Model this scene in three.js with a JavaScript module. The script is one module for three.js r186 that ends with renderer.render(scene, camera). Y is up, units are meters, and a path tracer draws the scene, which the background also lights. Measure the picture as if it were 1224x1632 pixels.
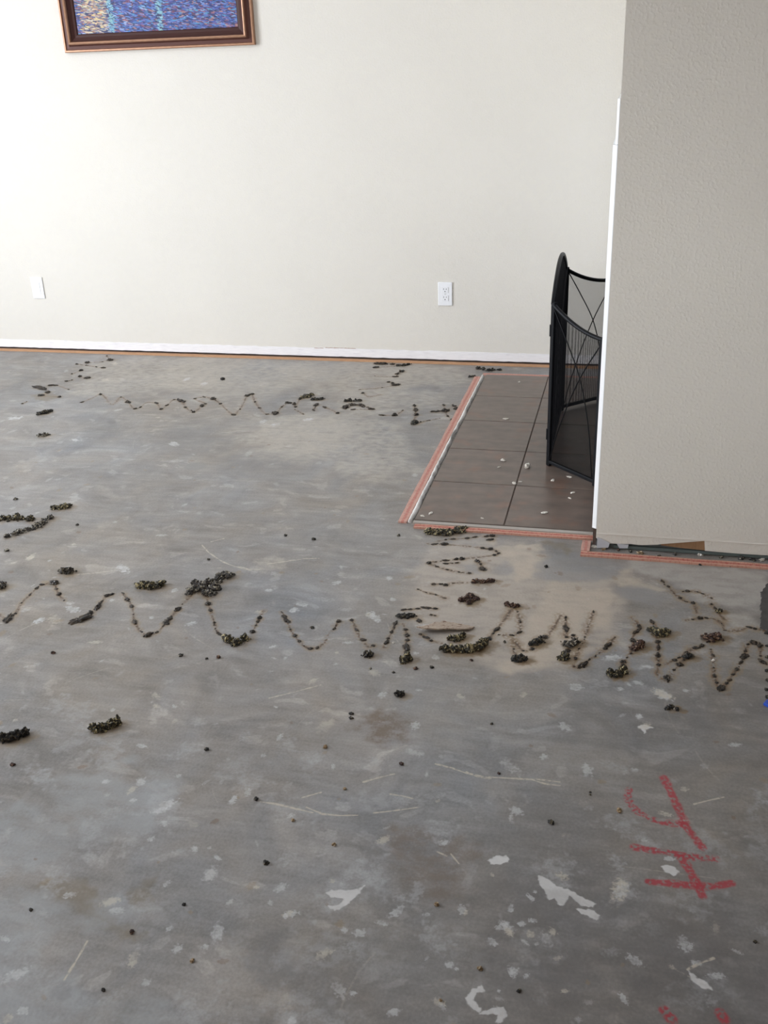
import * as THREE from 'three';
import { mergeGeometries } from 'three/addons/utils/BufferGeometryUtils.js';
import { RoundedBoxGeometry } from 'three/addons/geometries/RoundedBoxGeometry.js';
import { RectAreaLightUniformsLib } from 'three/addons/lights/RectAreaLightUniformsLib.js';

// ---------------------------------------------------------------- camera, sky, light, exposure
const scene = new THREE.Scene();
const camera = new THREE.PerspectiveCamera(53.75, 1224 / 1632, 0.05, 60);
camera.position.set(0, 1.3825, 4.8557);
camera.rotation.order = 'YXZ';
camera.rotation.set(-0.41871, 0.24685, -0.03753);

const renderer = new THREE.WebGLRenderer({ antialias: true });
renderer.toneMapping = THREE.LinearToneMapping;
renderer.toneMappingExposure = 0.99;
renderer.shadowMap.enabled = true;
RectAreaLightUniformsLib.init();

// overcast daylight outside
scene.background = new THREE.Color().setRGB(0.93, 1.0, 1.12);
scene.backgroundIntensity = 4;
// the daylight that enters through the tall glazing in the left wall (a light of the glazing's size, just inside it)
// room extent behind and to the right of the camera
const ROOM = { zb: 8.0, xr: 6.0 };
const WIN = { x: -5.0, z0: 1.7, z1: 3.7, y0: 0.1, y1: 3.1 };
const daylight = new THREE.RectAreaLight(new THREE.Color().setRGB(0.95, 1.0, 1.07), 10.2, WIN.z1 - WIN.z0, WIN.y1 - WIN.y0);
daylight.name = 'window_daylight';
daylight.position.set(WIN.x + 0.06, (WIN.y0 + WIN.y1) / 2, (WIN.z0 + WIN.z1) / 2);
daylight.rotation.y = -Math.PI / 2;
scene.add(daylight);
// the same daylight through the kitchen window behind the camera; an added, unseen bar counter keeps it off the floor in front of it
const KWIN = { x0: -3.4, x1: 0.2, y0: 0.95, y1: 2.15 };
const kitchenDaylight = new THREE.RectAreaLight(new THREE.Color().setRGB(0.98, 1.0, 1.0), 10.2, KWIN.x1 - KWIN.x0, KWIN.y1 - KWIN.y0);
kitchenDaylight.name = 'kitchen_window_daylight';
kitchenDaylight.position.set((KWIN.x0 + KWIN.x1) / 2, (KWIN.y0 + KWIN.y1) / 2, ROOM.zb - 0.06);
scene.add(kitchenDaylight);
// Positions in metres on the slab (x, z), sizes in millimetres.
const MARKS = {
  trails: {
    left: [[[-1.686,2.692,0],[-1.63,2.72,27],[-1.627,2.688,11],[-1.644,2.629,7],[-1.646,2.582,8],[-1.648,2.54,11],[-1.644,2.518,10],[-1.616,2.5,27],[-1.588,2.534,11],[-1.562,2.564,15],[-1.528,2.595,6]],[[-1.438,2.695,18],[-1.421,2.687,32],[-1.415,2.651,18],[-1.412,2.611,18],[-1.416,2.58,7],[-1.416,2.546,17],[-1.407,2.537,11]],[[-1.378,2.525,7],[-1.348,2.558,15],[-1.316,2.594,13],[-1.291,2.635,5],[-1.269,2.673,16],[-1.226,2.719,5],[-1.2,2.733,19],[-1.183,2.714,9],[-1.18,2.662,19],[-1.18,2.641,16],[-1.178,2.587,16],[-1.178,2.557,5],[-1.173,2.501,0]],[[-1.136,2.488,0],[-1.105,2.542,20],[-1.085,2.576,12],[-1.048,2.639,10],[-1.018,2.688,9],[-1.009,2.695,10]],[[-0.927,2.668,15],[-0.93,2.633,7],[-0.932,2.611,12],[-0.934,2.593,14],[-0.936,2.552,0]],[[-0.883,2.552,5],[-0.869,2.573,14],[-0.853,2.596,14],[-0.83,2.637,7],[-0.809,2.666,12],[-0.788,2.691,10],[-0.769,2.711,5],[-0.748,2.721,11],[-0.732,2.715,10],[-0.722,2.687,0],[-0.72,2.631,0],[-0.714,2.613,10],[-0.715,2.597,5],[-0.713,2.573,14]],[[-0.68,2.561,12],[-0.653,2.61,10],[-0.641,2.634,3],[-0.625,2.655,15],[-0.603,2.686,0],[-0.591,2.678,10]],[[-0.56,2.682,0],[-0.56,2.656,11],[-0.561,2.637,10],[-0.559,2.603,10],[-0.558,2.579,7],[-0.559,2.559,14]],[[-0.538,2.556,0],[-0.526,2.584,12],[-0.516,2.612,15],[-0.51,2.636,11],[-0.504,2.672,19],[-0.502,2.692,8]]],
    right: [[[-0.315,2.645,0],[-0.301,2.591,16],[-0.294,2.563,7],[-0.288,2.542,15],[-0.271,2.476,0],[-0.257,2.42,5],[-0.244,2.439,5],[-0.232,2.49,7],[-0.227,2.546,10],[-0.245,2.564,8],[-0.278,2.568,5]],[[-0.24,2.583,3],[-0.232,2.63,6],[-0.224,2.662,9]],[[-0.234,2.592,0],[-0.207,2.635,6],[-0.186,2.622,13],[-0.178,2.572,10],[-0.159,2.559,18],[-0.141,2.506,0],[-0.128,2.441,0]],[[-0.114,2.449,8],[-0.109,2.505,16],[-0.104,2.549,8],[-0.088,2.537,10],[-0.098,2.616,13]],[[-0.042,2.404,7],[-0.048,2.448,0],[-0.058,2.541,6],[-0.07,2.601,5],[-0.075,2.649,11],[-0.076,2.687,5],[-0.056,2.676,20],[-0.041,2.647,6],[-0.027,2.629,6],[-0.018,2.611,5],[-0.004,2.588,14],[0.002,2.571,14],[0.018,2.528,5]],[[0.039,2.655,0],[0.041,2.643,14],[0.041,2.659,11],[0.05,2.622,6],[0.06,2.601,8],[0.065,2.539,16],[0.062,2.531,10],[0.071,2.492,13],[0.079,2.464,13],[0.06,2.419,0]],[[0.112,2.432,13],[0.12,2.47,10],[0.125,2.533,14],[0.127,2.561,11],[0.125,2.597,14],[0.127,2.643,12],[0.123,2.685,0],[0.135,2.705,0],[0.147,2.701,19],[0.163,2.659,8],[0.176,2.632,17],[0.187,2.609,8],[0.193,2.585,14]],[[0.144,2.635,3],[0.165,2.613,12],[0.177,2.599,6],[0.194,2.573,11],[0.217,2.545,14],[0.234,2.532,13]],[[0.255,2.546,6],[0.258,2.573,9],[0.257,2.631,6],[0.256,2.668,10],[0.26,2.697,9],[0.27,2.72,19],[0.283,2.696,9],[0.29,2.681,10],[0.301,2.653,9],[0.311,2.629,12],[0.323,2.596,9],[0.332,2.568,17],[0.339,2.539,9],[0.348,2.505,9],[0.363,2.494,20],[0.376,2.506,14],[0.373,2.556,8],[0.375,2.583,14],[0.383,2.593,5]],[[0.142,2.194,9],[0.147,2.214,5],[0.158,2.225,9],[0.173,2.264,5],[0.188,2.286,12],[0.203,2.304,7],[0.221,2.31,12],[0.229,2.363,0]],[[0.197,2.247,5],[0.209,2.243,12],[0.236,2.243,5],[0.249,2.251,7],[0.272,2.273,5]],[[0.27,2.309,8],[0.278,2.331,10],[0.298,2.387,0]],[[0.199,2.408,3],[0.217,2.401,7],[0.235,2.391,15],[0.253,2.387,8],[0.274,2.389,3],[0.29,2.41,5],[0.296,2.444,5],[0.314,2.445,3],[0.336,2.434,3],[0.358,2.418,8],[0.372,2.422,11],[0.4,2.431,6]]],
    hearth: [[[-0.542,2.039,0],[-0.517,2.023,8],[-0.494,2.014,10],[-0.452,2.001,12],[-0.429,1.989,10],[-0.394,1.978,12],[-0.376,1.972,16]],[[-0.57,2.059,4],[-0.545,2.059,10],[-0.514,2.056,16],[-0.48,2.057,0],[-0.431,2.059,4],[-0.394,2.064,12],[-0.369,2.067,17],[-0.35,2.078,8],[-0.341,2.092,10],[-0.352,2.105,11],[-0.391,2.125,0],[-0.444,2.147,17],[-0.461,2.152,13],[-0.492,2.165,13],[-0.519,2.179,6],[-0.538,2.191,15],[-0.51,2.21,7],[-0.476,2.224,7],[-0.439,2.234,7],[-0.408,2.236,11]],[[-0.378,2.001,14],[-0.374,1.997,10]],[[-0.488,2.186,9],[-0.455,2.175,8]],[[-0.396,2.155,15],[-0.384,2.172,9],[-0.374,2.203,22]],[[-0.499,2.321,13],[-0.479,2.317,11],[-0.464,2.32,14],[-0.444,2.305,5],[-0.406,2.295,0]],[[-0.537,2.359,5],[-0.511,2.373,5],[-0.481,2.382,7],[-0.453,2.397,5]],[[-0.553,2.481,10],[-0.535,2.475,9],[-0.515,2.468,9],[-0.494,2.46,12],[-0.467,2.46,10]],[[-0.521,2.514,10],[-0.499,2.532,15]],[[-0.482,2.601,8],[-0.464,2.615,10],[-0.448,2.628,10],[-0.418,2.636,0]],[[-0.473,2.496,9],[-0.462,2.498,7]]],
    far: [[[-2.423,0.85,12],[-2.407,0.792,0],[-2.394,0.727,15],[-2.259,0.866,0],[-2.275,0.754,12],[-2.206,0.82,24],[-2.127,0.909,12],[-2.114,0.884,12],[-2.115,0.818,0],[-2.067,0.818,15],[-2.006,0.899,17],[-2.004,0.84,12],[-2.005,0.758,12],[-1.963,0.774,27],[-1.905,0.86,14],[-1.841,0.919,14],[-1.84,0.828,20],[-1.837,0.798,12],[-1.915,0.731,9],[-1.882,0.702,12],[-1.827,0.726,27],[-1.767,0.789,15],[-1.705,0.869,6],[-1.649,0.928,20],[-1.649,0.853,9],[-1.688,0.656,24]],[[-1.673,0.633,21],[-1.617,0.743,12],[-1.566,0.826,14],[-1.503,0.904,8],[-1.472,0.888,31],[-1.472,0.799,9],[-1.463,0.739,20],[-1.429,0.75,17],[-1.41,0.791,14],[-1.426,0.674,17],[-1.419,0.627,23]],[[-1.327,0.751,23],[-1.317,0.823,11]],[[-1.402,0.825,6],[-1.345,0.883,6]],[[-1.278,0.78,17],[-1.236,0.812,0],[-1.2,0.85,16]],[[-1.187,0.772,31],[-1.16,0.73,22],[-1.122,0.734,28],[-1.065,0.776,22],[-1.144,0.792,14]],[[-1.163,0.554,17],[-1.121,0.605,0],[-1.078,0.569,0]],[[-1.001,0.852,16],[-0.948,0.845,24],[-0.927,0.776,8]],[[-0.89,0.705,19],[-0.872,0.766,22],[-0.857,0.828,24],[-0.842,0.926,32],[-0.787,0.892,8],[-0.749,0.86,5]],[[-0.796,0.778,16],[-0.779,0.773,22],[-0.746,0.758,32],[-0.717,0.689,16],[-0.702,0.724,22]],[[-0.764,0.68,14],[-0.72,0.829,11],[-0.69,0.874,24]]],
    corner: [[[-2.698,0.079,11],[-2.636,0.153,38]],[[-2.739,0.216,24],[-2.665,0.188,7]],[[-2.781,0.248,17],[-2.719,0.264,10],[-2.648,0.287,10],[-2.602,0.297,17]],[[-2.713,0.422,10],[-2.697,0.357,20]],[[-2.646,0.461,20],[-2.598,0.477,33]],[[-2.674,0.543,16],[-2.657,0.523,10]],[[-2.72,0.618,26],[-2.695,0.614,22],[-2.592,0.67,9]],[[-2.769,0.657,29],[-2.73,0.676,35],[-2.667,0.728,28],[-2.676,0.778,25],[-2.573,0.788,18]],[[-2.695,0.906,12],[-2.693,0.875,6]]],
    wall: [[[-1.217,0.064,29],[-1.187,0.069,32],[-1.134,0.067,25]],[[-1.203,0.134,22],[-1.117,0.098,6]],[[-1.06,0.19,28],[-1.072,0.23,21],[-1.071,0.279,18],[-1.173,0.277,6]],[[-1.085,0.37,18],[-1.062,0.384,18],[-1.041,0.411,30],[-1.094,0.46,6],[-1.191,0.504,6]]],
  },
  clumps: [
    ["big crumbly clump of dark foam lying flat beside a smaller long one",[[-2.037,2.107],[-1.992,2.094],[-1.938,2.096]],16,16,"olive"],
    ["small crumbly foam clump at the tip of a long one",[[-1.906,1.995],[-1.88,1.986],[-1.865,1.972]],14,15,"olive"],
    ["long thin crumbly foam clump trailing away from the flat one",[[-1.939,2.232],[-1.915,2.189],[-1.886,2.155],[-1.878,2.118],[-1.877,2.071]],13,13,"grey"],
    ["round grey foam lump standing beside a zigzag peak",[[-1.62,2.432],[-1.607,2.426]],16,18,"grey"],
    ["jagged yellow flecked foam clump between two zigzag valleys",[[-1.342,2.475],[-1.311,2.481],[-1.289,2.461]],15,18,"olive"],
    ["widest loose heap of broken black foam crumbs",[[-1.183,2.49],[-1.166,2.46],[-1.147,2.426],[-1.128,2.39],[-1.117,2.368],[-1.127,2.488],[-1.187,2.44]],17,16,"grey"],
    ["foam clump sitting in a zigzag bend near the loose heap",[[-0.975,2.721],[-0.948,2.735],[-0.936,2.704]],13,18,"olive"],
    ["foam lump at the start of the long zigzag trail",[[-1.765,2.562],[-1.761,2.545]],15,18,"grey"],
    ["flat two lobed foam clump on clean concrete, darker of the pair",[[-1.329,3.224],[-1.313,3.221],[-1.301,3.205],[-1.287,3.197]],12,20,"dark"],
    ["flat two lobed foam clump on clean concrete, greener of the pair",[[-1.137,3.15],[-1.12,3.144],[-1.108,3.127],[-1.095,3.118]],12,20,"olive"],
    ["crumbly foam clump pressed against the front strip of the hearth",[[-0.576,1.979],[-0.545,1.979],[-0.517,1.98],[-0.492,1.961],[-0.47,1.943]],16,16,"olive"],
    ["reddish brown flattened lump under the hearth trail",[[-0.389,2.29],[-0.362,2.285],[-0.336,2.273]],9,10,"rust"],
    ["ring shaped reddish brown crumb patch",[[-0.402,2.402],[-0.387,2.373],[-0.369,2.388],[-0.382,2.413]],11,9,"rust"],
    ["small spiky brown lump alone on beige patching",[[-0.277,2.405],[-0.261,2.41],[-0.247,2.407]],9,10,"rust"],
    ["dark flat lump next to a black dab line",[[-0.555,2.52],[-0.537,2.517],[-0.522,2.511]],10,10,"dark"],
    ["foam lump tucked under the lifted flake",[[-0.399,2.615],[-0.38,2.609],[-0.371,2.591]],10,14,"olive"],
    ["largest two part foam clump next to the lifted flake",[[-0.404,2.666],[-0.383,2.669],[-0.362,2.659],[-0.342,2.658],[-0.322,2.646],[-0.311,2.619]],14,20,"olive"],
    ["upright foam stub at the foot of a dab line",[[-0.496,2.737],[-0.491,2.724]],11,20,"olive"],
    ["round dark pebble of foam with a tan stain beside it",[[-0.597,2.728],[-0.588,2.724]],10,12,"dark"],
    ["single black foam pebble with a rusty stain",[[-0.478,2.885],[-0.471,2.882]],9,12,"dark"],
    ["wedge shaped foam lump at a zigzag valley by the beige patch",[[-0.22,2.682],[-0.211,2.677],[-0.202,2.673]],11,14,"dark"],
    ["pair of merged foam lumps on a rising zigzag leg",[[-0.188,2.6],[-0.178,2.595],[-0.169,2.581]],10,15,"dark"],
    ["pale capped foam lump in the crowded zigzag",[[-0.105,2.588],[-0.092,2.592],[-0.08,2.572]],11,16,"grey"],
    ["olive foam lump next to the pale capped one",[[-0.109,2.656],[-0.101,2.648]],11,14,"olive"],
    ["wide based foam lump at the foot of a thick zigzag leg",[[0.012,2.709],[0.027,2.706],[0.039,2.687]],11,16,"olive"],
    ["brownish foam lump halfway up a thick zigzag leg",[[0.066,2.58],[0.075,2.566],[0.084,2.552]],11,12,"rust"],
    ["yellowish foam lump crowning a straight dab line",[[0.116,2.48],[0.13,2.497],[0.145,2.485]],13,15,"olive"],
    ["reddish foam lump crowning the last tall zigzag",[[0.244,2.495],[0.259,2.502],[0.276,2.484]],13,14,"rust"],
    ["teal tinted foam lump between two crossing dab lines",[[0.194,2.596],[0.203,2.588]],9,11,"dark"],
    ["tiny yellow flecked lump on a looping stain",[[0.282,2.347],[0.289,2.343]],7,8,"olive"],
    ["scattered black crumbs next to white paint chips",[[0.142,2.828],[0.153,2.816],[0.164,2.827]],6,7,"dark"],
    ["elongated black lump behind the hearth",[[-0.698,0.103],[-0.639,0.129],[-0.592,0.113]],12,14,"dark"],
    ["small black lump at the far corner of the hearth strip",[[-0.716,0.244],[-0.694,0.231]],9,8,"dark"],
    ["black foam lump touching the far wall strip",[[-1.101,0.092],[-1.073,0.089],[-1.05,0.063]],9,10,"dark"],
    ["lone dark oval lump near the far zigzag start",[[-2.531,1.036],[-2.512,1.024],[-2.501,0.996]],12,14,"dark"],
    ["lone grey oval lump on open concrete before the far zigzag",[[-2.371,1.305],[-2.355,1.303],[-2.344,1.286]],11,12,"grey"],
    ["greenish lump in the middle of the far zigzag",[[-1.42,0.657],[-1.4,0.645],[-1.394,0.606]],12,10,"olive"],
    ["flat dark lump next to the greenish one",[[-1.366,0.679],[-1.343,0.676],[-1.326,0.664]],11,9,"dark"],
    ["jagged dark lump on the far patch of beige filler",[[-1.208,0.686],[-1.191,0.675],[-1.149,0.67]],11,10,"dark"],
    ["upright dark lump near the hearth side strip",[[-0.846,0.949],[-0.833,0.923]],11,10,"dark"],
  ],
  crumbs: [[-1.03,2.076,14,"grey"],[-0.932,2.089,18,"dark"],[-0.67,2.018,14,"grey"],[-0.774,2.62,14,"dark"],[-0.511,2.792,9,"dark"],[-0.461,2.766,14,"rust"],[-0.422,2.753,13,"dark"],[-0.572,2.786,9,"grey"],[-1.255,3.3,13,"rust"],[-0.852,3.169,13,"dark"],[-0.97,2.804,15,"rust"],[-0.998,2.815,10,"dark"],[-1.07,2.813,15,"grey"],[-0.569,2.98,12,"dark"],[-0.565,2.997,12,"dark"],[-0.415,3.138,12,"rust"],[-0.686,3.306,13,"dark"],[-0.605,3.475,14,"dark"],[-0.244,2.959,9,"dark"],[-0.086,3.26,15,"dark"],[-0.015,3.154,6,"dark"],[-0.269,3.514,12,"tan"],[-0.172,3.637,11,"tan"],[-0.491,3.403,10,"tan"],[-0.594,3.112,13,"tan"],[-0.514,3.24,9,"tan"],[-0.591,3.352,10,"tan"],[0.044,3.201,14,"tan"],[-0.717,3.603,9,"dark"],[-0.987,3.67,9,"grey"],[-0.773,3.803,9,"dark"],[-0.652,3.718,10,"tan"],[-0.782,3.681,11,"rust"],[-1.899,0.425,28,"dark"],[-2.09,1.94,19,"grey"],[-1.882,2.326,19,"grey"],[-1.213,2.279,12,"grey"],[-1.105,2.458,17,"dark"],[-1.754,2.108,13,"grey"],[-0.259,2.603,10,"dark"],[-0.33,2.704,11,"rust"],[-0.104,3.668,9,"dark"],[0.275,3.489,8,"dark"],[-0.191,2.16,15,"dark"],[0.25,2.071,13,"dark"],[0.336,2.069,13,"dark"],[-1.409,2.861,13,"rust"],[-0.206,3.13,8,"rust"],[-0.015,3.162,6,"dark"],[-0.225,3.711,7,"tan"],[0.258,2.599,11,"pale"],[0.161,2.827,9,"pale"],[-0.542,2.657,8,"pale"]],
  hearthBits: [[-0.467,0.866,23],[-0.325,1.393,32],[-0.42,1.34,23],[-0.427,1.409,14],[-0.355,1.556,22],[-0.335,1.538,13],[-0.224,1.509,20],[-0.169,1.469,20],[-0.149,1.612,19],[-0.155,1.659,13],[-0.228,1.794,21],[-0.472,0.336,17],[-0.423,1.868,12],[-0.597,1.855,19],[-0.62,1.881,17]],
  gapBits: [[-0.056,2.001,19,"pale"],[-0.029,2.015,15,"tan"],[0.049,2.015,17,"grey"],[0.079,2.023,22,"tan"],[0.134,2.031,13,"grey"],[0.18,2.015,17,"grey"],[0.254,2.007,17,"pale"],[0.315,2.014,15,"grey"],[0.369,2.01,25,"grey"],[0.403,2.016,20,"dark"],[0.428,2.012,18,"pale"],[0.014,2.012,15,"rust"]],
  shards: [[[-0.098,3.406],[-0.08,3.412],[-0.06,3.427],[-0.042,3.429],[-0.019,3.443],[0.01,3.455],[0.005,3.465],[-0.017,3.464],[-0.038,3.446],[-0.047,3.473],[-0.057,3.47],[-0.064,3.457],[-0.073,3.464],[-0.081,3.447],[-0.091,3.432]],[[-0.025,3.474],[-0.012,3.485],[0.012,3.493],[0.017,3.481],[0.003,3.471]],[[-0.472,3.525],[-0.464,3.516],[-0.44,3.512],[-0.417,3.506],[-0.406,3.492],[-0.411,3.513],[-0.424,3.54],[-0.433,3.554],[-0.444,3.563],[-0.455,3.558],[-0.459,3.553],[-0.442,3.549],[-0.436,3.534],[-0.447,3.532],[-0.459,3.534]],[[0.123,3.34],[0.136,3.332],[0.15,3.338],[0.156,3.348],[0.145,3.361],[0.131,3.353]],[[-0.191,3.384],[-0.18,3.37],[-0.161,3.368],[-0.154,3.377],[-0.17,3.394],[-0.187,3.395]],[[-0.194,3.386],[-0.179,3.372],[-0.158,3.373],[-0.155,3.384],[-0.18,3.396]],[[0.162,3.57],[0.176,3.583],[0.192,3.589],[0.2,3.603],[0.184,3.602],[0.168,3.591]],[[-0.187,3.697],[-0.178,3.678],[-0.165,3.669],[-0.158,3.678],[-0.17,3.685],[-0.175,3.699],[-0.159,3.712],[-0.161,3.721],[-0.178,3.712]],[[-0.164,3.725],[-0.142,3.708],[-0.125,3.703],[-0.117,3.716],[-0.125,3.733],[-0.135,3.733],[-0.13,3.718]],[[0.085,2.916],[0.077,2.909],[0.092,2.897],[0.114,2.906],[0.097,2.915],[0.091,2.911],[0.097,2.927],[0.092,2.932]]],
  splats: [[0.172,3.108,15],[-0.156,3.238,20],[0.134,2.771,29],[-0.025,3.083,20],[0.049,3.415,25],[-0.118,3.055,16],[0.074,3.064,13],[0.138,3.316,12],[0.134,3.192,12],[-0.106,3.463,9],[-0.099,3.448,7],[0.08,2.869,13],[-0.186,2.83,13],[0.044,2.871,9],[0.284,2.937,12],[0.093,3.276,12],[-0.054,3.401,16],[-0.082,2.939,20],[0.158,3.515,16],[0.169,3.521,8],[-0.096,3.547,15],[-0.115,3.527,10],[-0.097,3.516,9],[-0.14,3.538,14],[-0.135,3.549,10],[-0.153,3.543,11],[-0.115,3.631,12],[-0.096,3.636,8],[-0.048,3.589,8],[0.208,3.574,12],[-0.136,3.674,6],[-0.135,3.711,12],[-0.06,3.534,11],[-0.137,3.495,10],[0.053,3.415,18],[-0.007,3.702,9],[-0.032,3.653,8],[0.177,3.553,10],[0.078,3.568,15],[0.061,3.649,10],[0.137,3.57,8],[-0.282,3.356,10],[-0.558,3.529,16],[-0.519,3.585,14],[-0.527,3.591,7],[-0.388,3.603,18],[-0.416,3.602,10],[-0.222,3.515,13],[-0.214,3.521,7],[-0.335,3.543,15],[-0.224,3.639,13],[-0.21,3.645,6],[-0.227,3.715,12],[-0.22,3.722,8],[-0.12,3.633,10],[-0.143,3.534,14],[-0.133,3.55,11],[-0.295,3.748,13],[-0.281,3.539,7],[-0.354,3.574,10],[-0.468,3.494,9],[-0.564,3.568,9],[-0.45,3.498,7],[-0.263,3.633,5],[-0.435,3.658,15],[-0.448,3.796,14],[-0.367,3.725,9],[-0.16,3.577,12],[-0.181,3.421,6],[-0.632,3.651,18],[-0.642,3.685,11],[-0.688,3.699,15],[-0.853,3.623,19],[-0.832,3.64,14],[-0.996,3.739,10],[-0.556,3.532,14],[-0.522,3.584,10],[-0.527,3.591,8],[-0.77,3.561,9],[-0.935,3.804,19],[-0.9,3.884,16],[-0.883,3.866,14],[-0.844,3.41,13],[-0.754,3.466,10],[-0.753,3.735,15],[-0.71,3.774,13],[-0.72,3.66,10],[-0.936,3.623,14],[-0.602,3.537,7],[-0.701,3.48,8],[-0.851,3.456,13],[-0.949,3.299,19],[-0.957,3.327,15],[-0.863,3.358,21],[-0.869,3.375,16],[-0.938,3.357,12],[-1.034,3.034,14],[-0.993,3.027,9],[-0.711,3.287,13],[-0.733,3.317,13],[-1.342,3.148,12],[-0.877,3.265,10],[-1.024,3.313,11],[-1.003,3.183,13],[-1.056,2.993,15],[-1.132,3.068,12],[-0.415,2.995,20],[-0.516,2.892,18],[-0.399,3.37,15],[-0.286,3.356,12],[-0.181,3.383,17],[-0.381,3.094,12],[-0.333,2.863,13],[-0.558,3.173,8],[-0.706,3.095,11],[-0.72,3.165,11],[-0.317,3.239,8],[-0.434,2.855,9],[-1.476,2.638,25],[-1.451,2.378,27],[-1.691,2.246,15],[-1.235,2.484,17],[-1.538,2.713,21],[-1.11,2.655,16],[-1.325,2.791,15],[-1.708,2.367,12],[-1.232,2.642,12],[-1.391,2.569,11],[-1.78,2.354,24],[-1.461,1.891,13],[-0.853,2.533,26],[-0.962,2.436,17],[-0.944,2.563,18],[-0.843,2.499,20],[-0.626,2.531,24],[-0.609,2.55,17],[-0.643,2.525,14],[-0.779,2.359,18],[-0.848,2.729,12],[-0.659,2.675,12],[-0.675,2.727,10],[-0.596,2.428,16],[-0.634,2.304,15],[-0.799,2.777,8],[-0.699,2.865,14],[-0.475,2.695,14],[-0.068,2.774,25],[0.077,2.73,15],[0.134,2.769,25],[0.054,2.738,10],[0.188,2.744,13],[0.082,2.87,14],[0.095,2.903,19],[0.014,2.629,23],[0.1,2.655,12],[0.037,2.762,12],[-2.484,0.503,35],[-1.964,0.504,28],[-2.083,0.438,28],[-2.2,0.933,20],[-1.97,1.009,17],[-2.611,1.102,44],[-2.194,1.329,22],[-1.757,1.313,31],[-2.579,0.218,24],[-1.488,0.998,33],[-1.422,1.03,32],[-1.303,0.947,27]],
  scratches: [[[-0.675,3.311],[-0.642,3.311],[-0.605,3.316],[-0.559,3.322]],[[-0.576,3.309],[-0.538,3.322],[-0.504,3.32],[-0.467,3.312]],[[-0.436,3.299],[-0.401,3.286],[-0.374,3.275],[-0.351,3.265]],[[-0.481,3.21],[-0.454,3.191],[-0.423,3.172]],[[-0.343,3.123],[-0.306,3.13],[-0.274,3.141],[-0.247,3.144],[-0.22,3.148]],[[-0.274,3.137],[-0.251,3.148],[-0.222,3.151]],[[-0.224,3.145],[-0.177,3.14],[-0.13,3.135]],[[-0.134,3.137],[-0.105,3.145],[-0.077,3.144]],[[-0.13,3.133],[-0.078,3.133]],[[-0.417,3.237],[-0.39,3.238],[-0.368,3.242]],[[-0.78,2.953],[-0.742,2.927],[-0.674,2.877]],[[-0.594,3.282],[-0.56,3.259]],[[-1.275,2.183],[-1.235,2.228],[-1.199,2.258],[-1.165,2.284],[-1.135,2.3],[-1.096,2.315],[-1.057,2.326]],[[-1.104,2.307],[-1.068,2.318],[-1.032,2.317]],[[-1.02,2.276],[-0.989,2.26],[-0.953,2.241],[-0.921,2.224],[-0.877,2.214]],[[-1.254,2.156],[-1.223,2.128]],[[-1.582,2.441],[-1.536,2.426],[-1.47,2.395]],[[-0.265,3.383],[-0.246,3.405]],[[-0.292,3.382],[-0.272,3.39]],[[-0.85,3.715],[-0.848,3.754],[-0.848,3.797]],[[0.19,3.151],[0.217,3.135],[0.249,3.118]],[[0.162,3.57],[0.185,3.551],[0.205,3.538]]],
  red: [[[0.132,3.079],[0.144,3.117],[0.159,3.171],[0.172,3.221],[0.2,3.275]],[[0.062,3.131],[0.06,3.155],[0.066,3.178],[0.081,3.196],[0.101,3.21],[0.127,3.218],[0.166,3.216]],[[0.076,3.298],[0.109,3.3],[0.143,3.3],[0.184,3.304],[0.221,3.301]],[[0.157,3.306],[0.171,3.331],[0.182,3.361],[0.194,3.4]],[[0.101,3.383],[0.137,3.38],[0.173,3.378],[0.213,3.373],[0.246,3.358]],[[0.124,3.658],[0.135,3.673]],[[0.209,3.645],[0.214,3.656]]],
  redWidth: [11,10],
  patches: [[[-0.131,2.235],[-0.093,2.234],[-0.082,2.263],[0.005,2.258],[0.005,2.317],[-0.0,2.375],[0.008,2.437],[0.003,2.482],[-0.035,2.497],[-0.059,2.449],[-0.068,2.529],[-0.078,2.645],[-0.102,2.649],[-0.159,2.706],[-0.23,2.734],[-0.269,2.718],[-0.226,2.656],[-0.215,2.563],[-0.196,2.446],[-0.182,2.31]],[[0.012,2.148],[0.054,2.13],[0.059,2.182],[0.074,2.201],[0.11,2.225],[0.146,2.249],[0.128,2.262],[0.074,2.246],[0.019,2.246]],[[-0.384,2.002],[-0.361,2.013],[-0.36,2.047],[-0.298,2.058],[-0.278,2.027],[-0.225,2.012],[-0.211,2.044],[-0.221,2.126],[-0.243,2.243],[-0.288,2.15],[-0.334,2.105]],[[-0.284,2.136],[-0.226,2.073],[-0.198,2.122],[-0.21,2.238],[-0.264,2.259]]],
  paleZone: [[[-0.546,2.081],[-0.422,1.997],[-0.281,2.02],[-0.137,2.156],[0.018,2.198],[0.035,2.425],[0.004,2.575],[-0.099,2.689],[-0.249,2.734],[-0.349,2.699],[-0.45,2.592],[-0.549,2.526],[-0.556,2.326]]],
  paleSmear: [[[0.043,2.063],[0.223,2.063],[0.439,2.08],[0.421,2.253],[0.383,2.33],[0.247,2.301],[0.149,2.187],[0.043,2.126]],[[0.292,2.38],[0.357,2.352],[0.383,2.413],[0.318,2.457]]],
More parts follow.
